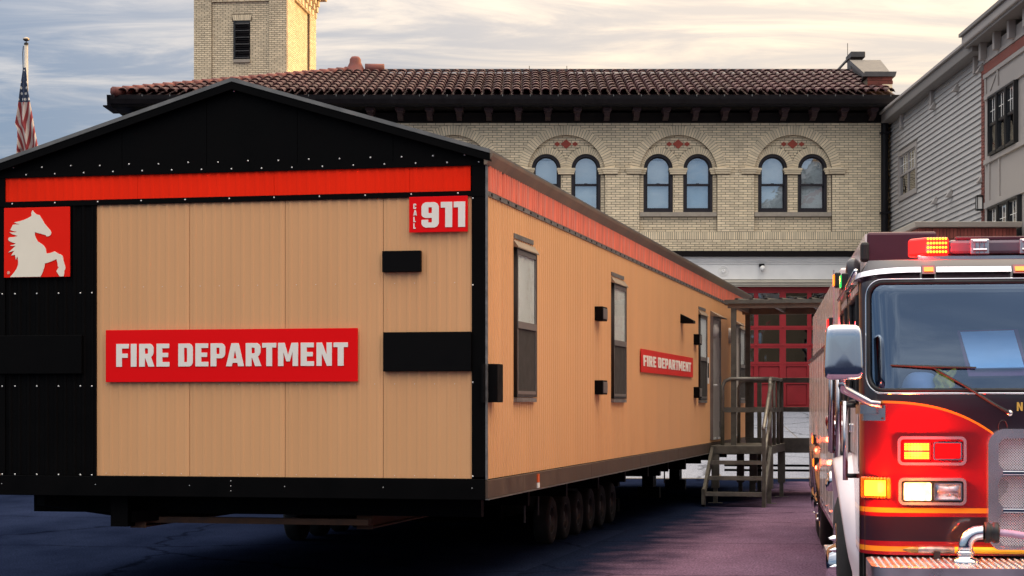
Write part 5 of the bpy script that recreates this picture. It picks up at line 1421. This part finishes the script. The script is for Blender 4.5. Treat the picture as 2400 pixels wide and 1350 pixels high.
# visor strip with marker lamps
def strip(s0, s1, z0, z1, off, side, nseg=16, dip=0.0):
    mb = MB()
    dp = lambda s: -dip*min(1, max(0, (s-(S_SIDE-.5))/.5))**2
    for i in range(nseg):
        a_, b_ = s0+(s1-s0)*i/nseg, s0+(s1-s0)*(i+1)/nseg
        q = [surf(a_, z0+dp(a_), .0, side), surf(b_, z0+dp(b_), .0, side), surf(b_, z0+dp(b_), off, side), surf(a_, z0+dp(a_), off, side), surf(a_, z1+dp(a_), .0, side), surf(b_, z1+dp(b_), .0, side), surf(b_, z1+dp(b_), off, side), surf(a_, z1+dp(a_), off, side)]
        mb.hexa(q)
    return mb
def s_of(px): return WD/2-tk(px, 640)[0]
vz0, vz1 = 2.562, 2.598
cuts = [(s_of(2375), s_of(2198)), (s_of(2161), S_SIDE+.35)]
for side in (1, -1):
    for a_, b_ in cuts: TK(strip(a_, b_, vz0, vz1, .045, side, 24, .05), 'visor_strip', MT['bezel'], smooth=False)
    for px_ in (2179.5, 2395):
        s = s_of(px_)
        ml = TK(strip(s-.042, s+.042, vz0-.012, vz1+.012, .05, side, 3), 'marker_lamp', MT['lens_red_dim'])
        TK(strip(s-.03, s+.03, vz0+.004, vz1-.002, .056, side, 3), 'marker_lens', MT['amber_small'], ml)
# raised rear roof
for a_ in (.115, WD-.61): TK(MB().box(a_, a_+.495, 1.42, 4.68, ZTOP-.1, 2.945), 'roof_locker', MT['maroon'], bevel=.02)
TK(MB().box(.10, .114, 1.43, 4.67, 2.60, 2.93), 'locker_side_sheen', MT['sheen_skin'])  # pale panel paints in the light on the locker's left face
TK(MB().box(.0, WD, CABL-1.2, CABL+.01, ZB, ZTOP+.02), 'rear_cab_core', MT['truck_black'])
TK(MB().box(.06, .12, 1.25, 1.36, 2.72, 2.86), 'roof_lamp', MT['rubber'], bevel=.02)
TK(MB().lathe([(.055, 0), (.058, .2), (.05, .26), (.03, .29), (0, .295)], (.05, 2.2, 2.52), (0, 0, 1), 16), 'air_horn_stack', MT['truck_black'], smooth=True)
# light bar
u0, zl0 = tk(2131, 597, .5); zl0, zl1 = 2.682, 2.815
lbar = TK(MB().box(u0+.25, WD-u0-.25, .40, .72, zl0+.02, zl1-.02), 'light_bar', MT['lens_body'], bevel=.02)
TK(MB().box(u0+.05, WD-u0-.05, .44, .68, zl0-.02, zl0+.018), 'bar_base', MT['dull_chrome'], lbar, bevel=.008)
for uc in (.85, WD-.85): TK(MB().box(uc-.04, uc+.04, .5, .62, ZTOP, zl0-.02), 'bar_foot', MT['rubber'], lbar)
def lamp_light(name, loc, color, power, radius=.03, parent=None):
    ld_ = bpy.data.lights.new(name, 'POINT'); ld_.color = color; ld_.energy = power*2.2; ld_.shadow_soft_size = radius
    o_ = bpy.data.objects.new(name, ld_); col.objects.link(o_); o_.parent = parent or truck; o_.location = loc; return o_
for side in (1, -1):
    mx_ = lambda u: u if side > 0 else WD-u
    pts = [(u0, .52), (u0+.10, .39), (u0+.25, .385), (u0+.25, .735), (u0+.10, .73), (u0, .62)]
    pts = [(mx_(p_[0]), p_[1]) for p_ in pts]
    if side < 0: pts = pts[::-1]
    rmod = TK(MB().prism(pts, 'z', zl0+.015, zl1), 'red_module', MT['led_red'], lbar, bevel=.015)
    for i in range(7):
        for j in range(4):
            ux = u0+.115+i*.0195; zx = zl0+.035+j*.029
            TK(MB().lathe([(.0085, 0), (.0075, .006), (.0, .009)], (mx_(ux), .386, zx), (0, -1, 0), 8), 'led', MT['led_amber'], rmod)
    lamp_light('red_beacon_light', (mx_(u0+.10), .31, zl0+.06), (1, .012, .01), 5.0, .04, lbar)
for uc in (.80, 1.12, WD-1.12, WD-.80):
    cl_ = TK(MB().box(uc-.062, uc+.062, .382, .40, zl0+.015, zl1-.015), 'clear_module', MT['clear_lens'], lbar, bevel=.008)
    for j in range(2):
        zx = zl0+.045+j*.058
        TK(MB().tube([(uc-.045, .378, zx), (uc+.045, .378, zx)], .011, 8), 'lamp_tube', MT['dull_chrome'], cl_)
    for j in range(3): TK(MB().box(uc-.034+j*.03, uc-.030+j*.03, .372, .381, zl0+.02, zl1-.02), 'lens_rib', MT['lens_body'], cl_)
TK(MB().box(u0+.3, WD-u0-.3, .42, .70, zl1-.018, zl1+.004), 'bar_top', MT['maroon'], lbar, bevel=.006)
# front lamps
def rrect(u0_, u1_, z0_, z1_, r, n_=6):
    pts = []
    for cx_, cz_, a0_ in ((u1_-r, z0_+r, -math.pi/2), (u1_-r, z1_-r, 0), (u0_+r, z1_-r, math.pi/2), (u0_+r, z0_+r, math.pi)):
        pts += [(cx_+r*math.cos(a0_+math.pi/2*i/n_), cz_+r*math.sin(a0_+math.pi/2*i/n_)) for i in range(n_+1)]
    return pts
def R_(a_, b_, c_, d_): u_, z_ = tk(a_, d_); u2, z2 = tk(b_, c_); return u_, u2, z_, z2
def mirror(me):                       # mirrored copy for the far side of the truck
    m2 = me.copy(); m2.transform(Matrix(((-1,0,0,WD),(0,1,0,0),(0,0,1,0),(0,0,0,1)))); m2.flip_normals(); return m2
def TKM(me, name, m, parents=(None, None), **kw):
    me = me.mesh(name) if isinstance(me, MB) else me
    m2 = mirror(me)
    return put(me, name, m, parents[0] or truck, **kw), put(m2, name, m, parents[1] or truck, **kw)
for (a_, b_, c_, d_, kind) in ((2103, 2264, 1023, 1090, 'warn'), (2105, 2264, 1120, 1183, 'head')):
    u_, u2, z_, z2 = R_(a_, b_, c_, d_)
    bez = TKM(plate([rrect(u_, u2, z_, z2, .035), rrect(u_+.018, u2-.018, z_+.018, z2-.018, .022)[::-1]], .05, M_front(0, -.012, 0)), 'lamp_bezel', MT['bezel'], bevel=.006)
    TKM(MB().box(u_+.02, u2-.015, -.006, -.001, z_+.02, z2-.02), 'lamp_pan', MT['lens_red_dim'] if kind == 'warn' else MT['rubber'], bez)
    um = (u_+u2)/2+.003
    if kind == 'warn':
        la = TKM(plate([rrect(u_+.04, um-.012, z_+.034, z2-.036, .012)], .03, M_front(0, -.02, 0)), 'warning_lens', MT['led_red'], bez)
        TKM(plate([rrect(um+.006, u2-.028, z_+.034, z2-.036, .012), rrect(um+.014, u2-.036, z_+.042, z2-.044, .010)[::-1]], .02, M_front(0, -.018, 0)), 'lens_ring', MT['dull_chrome'], bez)
        TKM(plate([rrect(um+.014, u2-.036, z_+.042, z2-.044, .010)], .018, M_front(0, -.012, 0)), 'dark_lens', MT['lens_red_dim'], bez)
        for row in range(2):
            for i in range(8):
                for j in range(3):
                    ux = u_+.052+i*.0198; zx = z_+.048+row*.056+j*.0155
                    TKM(MB().box(ux-.0085, ux+.0085, -.040, -.033, zx-.0062, zx+.0062), 'led', MT['led_yellow'], la)
        for uu_ in (um*.55+u_*.45, WD-um*.55-u_*.45): lamp_light('warning_light', (uu_, -.12, (z_+z2)/2), (1, .01, .005), 7.0, .05)
    else:
        hl_ = TKM(plate([rrect(u_+.036, um-.01, z_+.03, z2-.032, .01)], .03, M_front(0, -.02, 0)), 'headlamp', MT['lamp_on'], bez)
        hr_ = TKM(plate([rrect(um+.008, u2-.028, z_+.03, z2-.032, .01), rrect(um+.016, u2-.036, z_+.038, z2-.04, .01)[::-1]], .03, M_front(0, -.02, 0)), 'lamp_ring', MT['dull_chrome'], bez)
        TKM(MB().grid(14, 10, lambda a2, b2: (um+.016+(u2-.052-um)*a2, -.010-.018*(math.sin(a2*math.pi)*math.sin(b2*math.pi)), z_+.038+(z2-z_-.078)*b2)), 'headlamp_glass', MT['clear_lens'], bez, smooth=True)
        lamp_light('headlamp_light', (u_+.11, -.14, (z_+z2)/2), (1, .30, .05), 2.0, .05)
        lamp_light('headlamp_light', (WD-u_-.11, -.14, (z_+z2)/2), (1, .30, .05), 2.0, .05)
# corner amber
u_, z_ = tk(2022, 1166, .12); u2, z2 = tk(2088, 1117, .0)
for side in (1, -1):
    sa, sb2 = WD/2-u2-.0, S_SIDE-.12
    cm_ = TK(strip(sa, sb2, 1.085, 1.225, .035, side, 10), 'corner_lamp_housing', MT['lens_red_dim'] if False else mat('amber_lens', (.55,.16,.01), .2, coat=.4), bevel=.01)
    lens = TK(strip(sa+.025, sa+.155, 1.103, 1.203, .046, side, 6), 'corner_lens', mat('amber_glow', (.9,.3,.02), .3) if False else MT['led_yellow'], cm_)
    for i in range(9):
        for j in range(6):
            pass
    p_ = surf(sa+.07, 1.155, .12, side); lamp_light('corner_lamp_light', p_, (1, .18, .012), 3.0, .04)
# grille
gu, gz1 = tk(2312, 1005); gz0 = tk(2312, 1290)[1]
GW = WD-2*gu
cells = [(1027, 1100), (1114, 1188), (1201, 1277)]
hol = []
for c_, d_ in cells:
    hol.append(rrect(gu+.065, WD-gu-.065, tk(2340, d_)[1], tk(2340, c_)[1], .05)[::-1])
gr = TK(plate([rrect(gu, WD-gu, gz0, gz1, .11, 10)]+hol, .10, M_front(0, -.05, 0)), 'grille', MT['bezel'], bevel=.03)
TK(MB().box(gu+.05, WD-gu-.05, -.03, -.005, gz0+.05, gz1-.04), 'grille_back', MT['rubber'], gr)
for c_, d_ in cells:
    za, zb2 = tk(2340, d_)[1], tk(2340, c_)[1]; ua, ub = gu+.06, WD-gu-.06
    mesh_ = MB(); stp = .017; hz_ = zb2-za; k = -int(hz_/stp)-1
    # woven wire: two families of diagonal wires clipped to the cell
    while ua+k*stp < ub:
        for sgn in (1, -1):
            x0_ = ua+k*stp if sgn > 0 else ub-k*stp
            t0_, t1_ = 0.0, hz_
            xa2, xb2 = x0_, x0_+sgn*hz_
            lo, hi = (xa2, xb2) if sgn > 0 else (xb2, xa2)
            if hi < ua or lo > ub: continue
            if sgn > 0:
                t0_ = max(0, ua-xa2); t1_ = min(hz_, ub-xa2)
            else:
                t0_ = max(0, xa2-ub); t1_ = min(hz_, xa2-ua)
            if t1_-t0_ < .01: continue
            y_ = -.045 if sgn > 0 else -.049
            mesh_.tube([(xa2+sgn*t0_, y_, za+t0_), (xa2+sgn*t1_, y_, za+t1_)], .0030, 4, caps=False)
        k += 1
    o_ = TK(mesh_, 'grille_mesh', mat('grille_wire', (.75,.72,.76), .3, .4), gr); o_['kind'] = 'stuff'
for c_ in (1107, 1194.5):
    z_ = tk(2340, c_)[1]; TK(MB().box(gu+.09, WD-gu-.09, -.115, -.10, z_-.012, z_+.012), 'grille_bar', MT['chrome'], gr, bevel=.004)
# the one letter that is in view
u_, z_ = tk(2383, 963)
nn = plate([[(u_+p_[0]*.00028, z_+p_[1]*.00028) for p_ in o_] for o_ in [[(0,0),(0,200),(42,200),(92,85),(92,200),(132,200),(132,0),(92,0),(40,118),(40,0)]]], .004, M_front(0, -.004, 0))
TK(nn, 'letter', MT['gold'])
# bumper
BZ, BF = .705, -.80
bpl = rrect(.03, WD-.03, BF, .12, .16)
bm = TK(plate([bpl], .10, Matrix.Translation((0, 0, BZ-.052))), 'bumper_deck', MT['tread'], bevel=.012)
lug = MB()
for i in range(58):
    for j in range(22):
        x = .07+i*.041; y = BF+.05+j*.039
        if x > WD-.07 or y > .02: continue
        a_ = R(45 if (i+j) % 2 else -45); d_ = Vector((math.cos(a_), math.sin(a_), 0))*.014; e_ = Vector((-math.sin(a_), math.cos(a_), 0))*.004
        c_ = Vector((x, y, BZ-.001))
        lug.hexa([c_-d_, c_-e_, c_+d_, c_+e_, c_-d_*.6+Vector((0,0,.004)), c_-e_*.6+Vector((0,0,.004)), c_+d_*.6+Vector((0,0,.004)), c_+e_*.6+Vector((0,0,.004))])
o_ = TK(lug, 'tread_lugs', MT['dull_chrome'], bm); o_['kind'] = 'stuff'
TK(plate([rrect(.01, WD-.01, BF-.02, .1, .17)], .26, Matrix.Translation((0, 0, BZ-.25))), 'bumper_face', MT['chrome'], bm, bevel=.03)
for uc in (.075, WD-.075):
    TK(MB().box(uc-.05, uc+.05, -.30, -.12, BZ-.20, BZ-.10), 'bumper_lamp', MT['lens_red_dim'], bm)
# under-bumper chassis
TK(MB().box(.5, .62, BF+.1, 13.6, .42, .66), 'chassis_rail', MT['rubber'])
TK(MB().box(WD-.62, WD-.5, BF+.1, 13.6, .42, .66), 'chassis_rail', MT['rubber'])
# swivel elbow on the bumper
u_, _ = tk(2262, 1320, -.35)
eb = TK(MB().lathe([(.085, 0), (.085, .018), (.05, .03), (.048, .05), (.056, .055), (.056, .07), (.045, .075)], (u_, -.38, BZ), (0, 0, 1), 20), 'inlet_base', MT['chrome'], bm, smooth=True)
ep = [(u_, -.38, BZ+.07)]+[(u_+.09-.09*math.cos(a_), -.38, BZ+.10+.09*math.sin(a_)) for a_ in [math.pi/2*i/8 for i in range(9)]]+[(u_+.12, -.38, BZ+.19)]
TK(MB().tube(ep, .046, 14), 'elbow', MT['chrome'], bm, smooth=True)
TK(MB().lathe([(.05, 0), (.066, .003), (.066, .03), (.058, .034), (.058, .05), (.066, .054), (.066, .085), (.05, .09)], (u_+.115, -.38, BZ+.19), (1, 0, 0), 18), 'hose_coupling', MT['rubber'], bm, smooth=True)
hs = empty('fire_hose', (0, 0, 0)); 
tkM = Matrix.Translation(truck.location) @ Matrix.Rotation(-TKA, 4, 'Z')
bpy.data.objects.remove(hs)
hp_ = []
for i in range(16):
    t = i/15; hp_.append((u_+.20+.62*t, -.38-.10*t, BZ+.19-.165*t**1.6))
mb = MB(); nn_ = 10
for p_ in hp_:
    for k in range(nn_):
        a_ = 2*math.pi*k/nn_; mb.v.append((p_[0]+.01*math.sin(a_), p_[1]+.055*math.cos(a_), p_[2]+.022*math.sin(a_)))
for i in range(len(hp_)-1):
    for k in range(nn_):
        k2 = (k+1) % nn_; mb.f.append((i*nn_+k, i*nn_+k2, (i+1)*nn_+k2, (i+1)*nn_+k))
me = mb.mesh('fire_hose'); me.transform(tkM)
tag(put(me, 'fire_hose', MT['hose'], smooth=True), 'flat mauve hose lying from the chrome elbow across the bumper', 'hose')
# pike pole lying against the cab
ua, za = tk(2122, 1309, -.08); ub = 2.3
pk = empty('pike_pole', tuple(tkM @ Vector((ua, -.08, BZ))), -TKA)
tag(pk, 'pike pole with yellow handle lying along the bumper below the grille', 'pike pole')
MB().tube([(.30, 0, .055), (1.75, 0, .055)], .022, 10).build('handle', mat('yellow_handle', (.75,.50,.02), .5, var=.15), pk, smooth=True)
MB().tube([(.07, 0, .055), (.12, 0, .055), (.31, 0, .055)], [.020, .024, .023], 10).build('ferrule', mat('scuffed_steel', (.35,.36,.35), .4, .8, var=.4, scale=20), pk, smooth=True)
MB().tube([(-.02, 0, .055), (.03, 0, .055), (.08, 0, .055)], [.003, .02, .021], 10).build('tip', mat('mossy_brass', (.25,.22,.08), .5, .5, var=.4, scale=25), pk, smooth=True)
for x in (.2, 1.2): MB().box(x-.02, x+.02, -.03, .03, .0, .045).build('saddle', MT['rubber'], pk)
# wipers
def on_screen(px, py): u_, z_ = tk(px, py, .05); return surf(WD/2-u_, z_, .028)
wp = TK(MB().tube([on_screen(2088, 856), on_screen(2180, 860), on_screen(2286, 862)], [.006, .012, .006], 6), 'wiper_blade', MT['rubber'])
TK(MB().tube([on_screen(2180, 859), on_screen(2260, 905), (tk(2330, 948)[0], -.03, tk(2330, 948)[1]), (tk(2366, 968)[0], -.02, tk(2366, 968)[1])], [.007, .008, .011, .013], 6), 'wiper_arm', MT['rubber'], wp)
TK(MB().tube([on_screen(2200, 872), on_screen(2275, 912)], .006, 6), 'wiper_link', MT['rubber'], wp)
u_, z_ = tk(2366, 968); TK(MB().lathe([(.022, 0), (.022, .02), (.012, .03), (0, .032)], (u_, 0, z_), (0, -1, 0), 12), 'wiper_pivot', MT['dull_chrome'], wp, smooth=True)
u_, z_ = tk(2350, 985)
TK(MB().tube([(u_+.028*math.sin(a_)*1.0, -.012, z_-.045+.045*math.cos(a_)) for a_ in [2*math.pi*i/16 for i in range(17)]], .0035, 5), 'washer_hose', MT['rubber'], wp)
wp2 = TK(MB().tube([surf(.05, 1.84, .028, -1), surf(.62, 1.86, .028, -1)], .01, 6), 'wiper_blade', MT['rubber'])
# mirror
def mirror_set(side):
    mxx = (lambda u: u) if side > 0 else (lambda u: WD-u)
    uc, zc_ = tk(1977, 826, -.12); 
    hw, hh2 = .122, .178
    mb = MB()
    def sup(a_, b_):
        th = 2*math.pi*a_; t = -math.pi/2+math.pi*b_
        e = .32
        cs = lambda v: math.copysign(abs(v)**e, v)
        x = hw*cs(math.cos(t))*cs(math.cos(th)); z = hh2*cs(math.cos(t))*cs(math.sin(th)); y = .075*cs(math.sin(t))
        x *= 1-.06*(z/hh2) if True else 1
        return (mxx(uc)+x, -.12+y, zc_+z)
    h_ = TK(mb.grid(40, 20, sup), 'mirror_housing', MT['chrome'], smooth=True)
    TK(MB().box(mxx(uc)-.10, mxx(uc)+.10, -.04, -.03, zc_-.15, zc_+.15), 'mirror_glass', MT['side_glass'], h_)
    a0_ = Vector((mxx(uc-.005), -.11, zc_-.165))
    u1, z1 = tk(1965, 908, -.08); u2_, z2_ = tk(2045, 948, .05)
    TK(MB().tube([a0_, (mxx(uc-.01), -.10, zc_-.215), (mxx(uc+.0), -.09, zc_-.235), (mxx(u2_-.02), .02, z2_+.012), (mxx(u2_+.05), .0, z2_)], [.022, .026, .03, .026, .026], 10), 'mirror_arm', MT['dull_chrome'], h_, smooth=True)
    ua_, za_ = tk(2016, 986, .08); ub_, zb_ = tk(2076, 950, 0)
    pp = strip(WD/2-ub_, S_SIDE-.10, za_, zb_, .012, side, 8)
    TK(pp, 'mirror_bracket', MT['dull_chrome'], h_)
    TK(strip(WD/2-ub_+.05, S_SIDE-.06, za_+.045, zb_+.004, .035, side, 6), 'bracket_foot', MT['dull_chrome'], h_)
    for q in (.012, .085):
        p_ = surf(WD/2-ub_+.02, za_+q+.005, .012, side); TK(MB().lathe([(.008, 0), (.008, .004), (0, .006)], p_, (0, -1, 0), 8), 'bolt', MT['rim'], h_)
mirror_set(1); mirror_set(-1)
# cab side: window panes, seams, handles, grab rails
for (a_, b_) in ((SW0, SW1), (RW0, RW1)):
    for u_ in (.008, WD-.008):
        w_ = TK(MB().box(u_-.003, u_+.003, a_-.005, b_+.005, SWZ0-.005, SWZ1+.005), 'side_window', MT['side_glass'])
        f_ = MB().tube([(u_-(.012 if u_ < 1 else -.012), y_, z_) for y_, z_ in ((a_, SWZ0), (b_, SWZ0), (b_, SWZ1), (a_, SWZ1), (a_, SWZ0))], .016, 6)
        TK(f_, 'window_gasket', MT['rubber'], w_)
for a_, b_ in ((.31, .74+.0), (2.10, 3.04)): TK(MB().box(-.006, .0, a_, b_, 1.28, SWZ0-.03), 'sheen_skin', MT['sheen_skin'], bevel=.003)
TK(MB().box(-.006, .0, .75, 1.40, 1.36, SWZ0-.03), 'sheen_skin', MT['sheen_skin'], bevel=.003)
for a_, b_ in ((.31, 1.40), (2.10, 3.04)): TK(MB().box(-.006, .0, a_, b_, SWZ1+.03, 2.50), 'header_sheen_skin', MT['sheen_skin'])
for v_ in (.30, 1.42, 2.08, 3.05): TK(MB().box(-.003, .004, v_-.006, v_+.006, 1.25, 2.52), 'door_seam', MT['rubber'])
TK(MB().tube([(-.02, .28, 2.585), (-.03, 1.3, 2.55), (-.02, 3.2, 2.55)], .016, 8), 'drip_rail', MT['chrome'], smooth=True)
for v_, z0_, z1_ in ((1.72, 1.30, 2.05), (1.95, 1.30, 2.05), (3.18, 1.3, 2.2), (3.65, 1.3, 2.35), (.62, 1.18, 1.72)):
    gr_ = TK(MB().tube([(-.075, v_, z0_), (-.075, v_, z1_)], .018, 8), 'grab_rail', MT['dull_chrome'], smooth=True)
    for z_ in (z0_+.03, z1_-.03): TK(MB().tube([(-.08, v_, z_), (.005, v_, z_)], .016, 8), 'rail_stanchion', MT['rubber'], gr_, smooth=True)
for v_ in (1.30, 2.2): TK(MB().box(-.025, .0, v_-.08, v_+.05, 1.50, 1.56), 'door_handle', MT['chrome'], bevel=.008)
TK(MB().box(-.012, -.001, 1.45, 1.66, 1.36, 1.75), 'vent_grille', MT['rubber'])
# front fender and wheel
fn = MB(); NF = 28
def fender(v0, z0, r0, width, proud):
    mb = MB(); prof = [(.02, r0+.10), (-.02, r0+.07), (-proud, r0+.035), (-proud-.012, r0+.01), (-proud-.004, r0-.02), (.03, r0-.03)]
    a0_, a1_ = R(-14), R(194); k = len(prof)
    for i in range(NF+1):
        a_ = a0_+(a1_-a0_)*i/NF
        fl = .12+.88*max(0.0, math.sin(a_))**.7          # the flare grows towards the top of the arch
        for u_, r_ in prof: mb.v.append((u_*fl if u_ < 0 else u_, v0-r_*math.cos(a_), max(z0+r_*math.sin(a_), .36)))
    for i in range(NF):
        for j in range(k-1):
            q = i*k+j; mb.f.append((q, q+1, q+k+1, q+k))
    return mb
ff = fender(AX, AZ, AR, .1, .125)
TKM(ff, 'front_fender', mat('pinkish_polished_fender', (.80,.68,.68), .2, .35, var=.05), smooth=True)
MT['inner'] = mat('dark_wheel_well', (.01,.01,.01), .9)
TK(MB().box(.06, WD-.06, AX-AR-.02, AX+AR+.02, .5, 1.28), 'wheel_well', MT['inner'])
def truck_wheel(v, u, out, r=.53, w=.30):
    wh = empty('wheel'); wh.parent = truck; wh.location = (u, v, r)
    s_ = out
    ty = MB().lathe([(.30, -w/2), (.42, -w/2-.01), (.49, -w/2+.01), (r-.006, -w/2+.04), (r, -w/2+.06), (r, w/2-.06), (r-.006, w/2-.04), (.49, w/2-.01), (.42, w/2+.01), (.30, w/2)], (0, 0, 0), (s_, 0, 0), 40)
    ty.build('tyre', MT['tyre'], wh, smooth=True)
    MB().lathe([(.305, -w/2), (.305, w/2), (.29, w/2+.01), (.27, w/2-.03), (.22, w/2-.05), (.16, w/2+.0), (.13, w/2+.05), (.10, w/2+.07), (0, w/2+.075)], (0, 0, 0), (s_, 0, 0), 30).build('rim', MT['chrome'], wh, smooth=True)
    for k in range(10):
        a_ = 2*math.pi*k/10
        MB().lathe([(.022, 0), (.018, .04), (.0, .075)], (s_*(w/2-.02), .20*math.cos(a_), .20*math.sin(a_)), (s_, 0, 0), 8).build('lug_nut', MT['chrome'], wh, smooth=True)
truck_wheel(AX, .045, -1); truck_wheel(AX, WD-.045, 1)
truck_wheel(10.3, .185, -1); truck_wheel(10.3, WD-.185, 1)
truck_wheel(11.7, .185, -1); truck_wheel(11.7, WD-.185, 1)
# pump section and rear body
TK(MB().box(.04, WD-.04, CABL+.02, 4.7, .75, 2.72), 'pump_body', MT['truck_black'])
for u_ in (.028, WD-.04): TK(MB().box(u_, u_+.012, CABL+.08, 4.62, .80, 2.6), 'pump_panel', MT['tread'])
for v_, z_, r_ in ((3.75, 1.05, .085), (4.25, 1.0, .06), (3.8, 1.5, .06), (4.3, 1.55, .05), (4.0, 2.0, .07)):
    TK(MB().lathe([(r_, 0), (r_, .10), (r_*.8, .12), (0, .125)], (.03, v_, z_), (-1, 0, 0), 14), 'pump_port', MT['chrome'] if r_ > .055 else MT['lens_red_dim'], smooth=True)
by0, by1 = 4.75, 14.4
TK(MB().box(.0, WD, by0, by1, 1.18, 2.30), 'body', MT['truck_red'], bevel=.015)
TK(MB().box(.05, WD-.05, by0, by1, 2.31, 2.92), 'upper_body', MT['sheen_skin'], bevel=.02)
for a_, b_ in ((by0, 9.55), (12.45, by1)): TK(MB().box(.0, WD, a_, b_, .55, 1.175), 'lower_body', MT['truck_red'], bevel=.01)
v_ = by0+.08
while v_ < by1-.9:
    z0_ = .62 if (v_+.9 < 9.5 or v_ > 12.5) else 1.24
    dd = TK(MB().box(-.014, .0, v_, v_+.92, z0_, 2.24), 'locker_shutter', MT['sheen_skin'], bevel=.006)
    TK(MB().box(-.03, -.014, v_+.3, v_+.62, z0_+.06, z0_+.09), 'locker_handle', MT['chrome'], dd)
    v_ += 1.0
TK(MB().box(-.018, .0, by0, by1, 2.245, 2.30), 'body_rail', MT['chrome'])
TK(MB().box(-.012, .0, by0-.03, by0+.05, .6, 2.9), 'corner_tread', MT['tread'])
rf_ = MB()
TKM(fender(10.3, .53, .62, .1, .05), 'rear_fender', MT['dull_chrome'], smooth=True); TKM(fender(11.7, .53, .62, .1, .05), 'rear_fender', MT['dull_chrome'], smooth=True)
TK(MB().box(.06, WD-.06, 9.6, 12.4, .5, 1.17), 'rear_wheel_well', MT['inner'])
for a_, b_ in ((.55, .95), (2.2, 2.75), (3.5, 4.6)): TK(MB().box(-.10, .22, a_, b_, .40, .45), 'side_step', MT['tread'], bevel=.008)
for v_, z_, mm in ((4.85, 2.42, 'led_red'), (4.85, 2.30, 'green_small'), (1.95, 2.62, 'green_small'), (3.35, 2.72, 'amber_small'), (10.3, 1.28, 'amber_small'), (9.9, 1.02, 'amber_small')):
    hs_ = TK(MB().box(-.05, .0, v_-.08, v_+.08, z_-.06, z_+.06), 'side_lamp', MT['rubber'], bevel=.01)
    TK(MB().box(-.062, -.05, v_-.06, v_+.06, z_-.045, z_+.045), 'side_lens', MT[mm], hs_, bevel=.004)
    if mm != 'green_small': lamp_light('side_lamp_light', (-.16, v_, z_), (1, .04, .05) if mm == 'led_red' else (1, .10, .04), .7 if mm == 'led_red' else .4, .03)
# interior
TK(MB().box(.08, WD-.08, .16, .55, 1.40, 1.79), 'dashboard', MT['seat'], bevel=.03)
for uc in (.55, WD-.55):
    st_ = TK(MB().box(uc-.25, uc+.25, 1.05, 1.20, 1.3, 2.15), 'seat', MT['seat'], bevel=.05)
    TK(MB().box(uc-.13, uc+.13, 1.04, 1.16, 2.17, 2.38), 'headrest', MT['seat'], st_, bevel=.04)
sw_ = [(.55+.2*math.cos(a_), .72+.10*math.sin(a_), 1.82+.17*math.sin(a_)) for a_ in [2*math.pi*i/24 for i in range(25)]]
TK(MB().tube(sw_, .016, 8), 'steering_wheel', MT['rubber'], smooth=True)
def inside(px, py, v): u_, z_ = tk(px, py, v); return Vector((u_, v, z_))
q = [inside(2250, 785, .50), inside(2375, 781, .50), inside(2400, 868, .30), inside(2275, 870, .30)]
fq = [inside(2243, 779, .505), inside(2385, 775, .505), inside(2412, 884, .295), inside(2270, 886, .295)]
cl_b = empty('map_board', tuple(tkM @ Vector(((fq[0].x+fq[2].x)/2, .4, 1.79))), -TKA)
tag(cl_b, 'tilted board with pale cyan sheet behind the truck windscreen', 'map board')
off = Vector(((fq[0].x+fq[2].x)/2, .4, 1.79))
def slab(pts, th, name, mm, par):
    p4 = [Vector(p_)-off for p_ in pts]; nrm = (p4[1]-p4[0]).cross(p4[3]-p4[0]).normalized()
    if nrm.y > 0: nrm = -nrm
    MB().hexa([p4[3], p4[2], p4[1], p4[0], p4[3]+nrm*th, p4[2]+nrm*th, p4[1]+nrm*th, p4[0]+nrm*th]).build(name, mm, par)
slab(fq, .02, 'board', mat('maroon_board', (.30,.05,.09), .5), cl_b)
slab([p_+Vector((0, -.012, .012)) for p_ in q], .012, 'sheet', MT['paper'], cl_b)
p_ = inside(2212, 912, .30); yv = MB()
def cloth(a_, b_): 
    return (-.06+.12*a_+.012*math.sin(b_*9), .02*math.sin(a_*14+b_*3)+.03*b_, .002+.13*b_+.012*math.sin(a_*8))
yc = MB().grid(14, 10, cloth).build('yellow_cloth', MT['yellow_cloth'], None, smooth=True, solid=.012)
yc.location = tkM @ Vector((p_.x, .27, 1.79)); yc.rotation_euler = (0, 0, -TKA)
tag(yc, 'folded yellow cloth on the dashboard behind the wiper', 'cloth')
p_ = inside(2158, 912, .30)
def bundle(a_, b_):
    th = 2*math.pi*a_; t = math.pi*b_/2
    r_ = 1+.08*math.sin(3*th+2*b_)
    return (.12*r_*math.cos(th)*math.cos(t)**.6, .09*r_*math.sin(th)*math.cos(t)**.6, .12*math.sin(t)+.004)
gc = MB().grid(24, 10, bundle).build('grey_bag', MT['grey_cloth'], None, smooth=True)
gc.location = tkM @ Vector((p_.x, .36, 1.79)); gc.rotation_euler = (0, 0, -TKA)
tag(gc, 'pale grey bag on the dashboard beside the yellow cloth', 'bag')
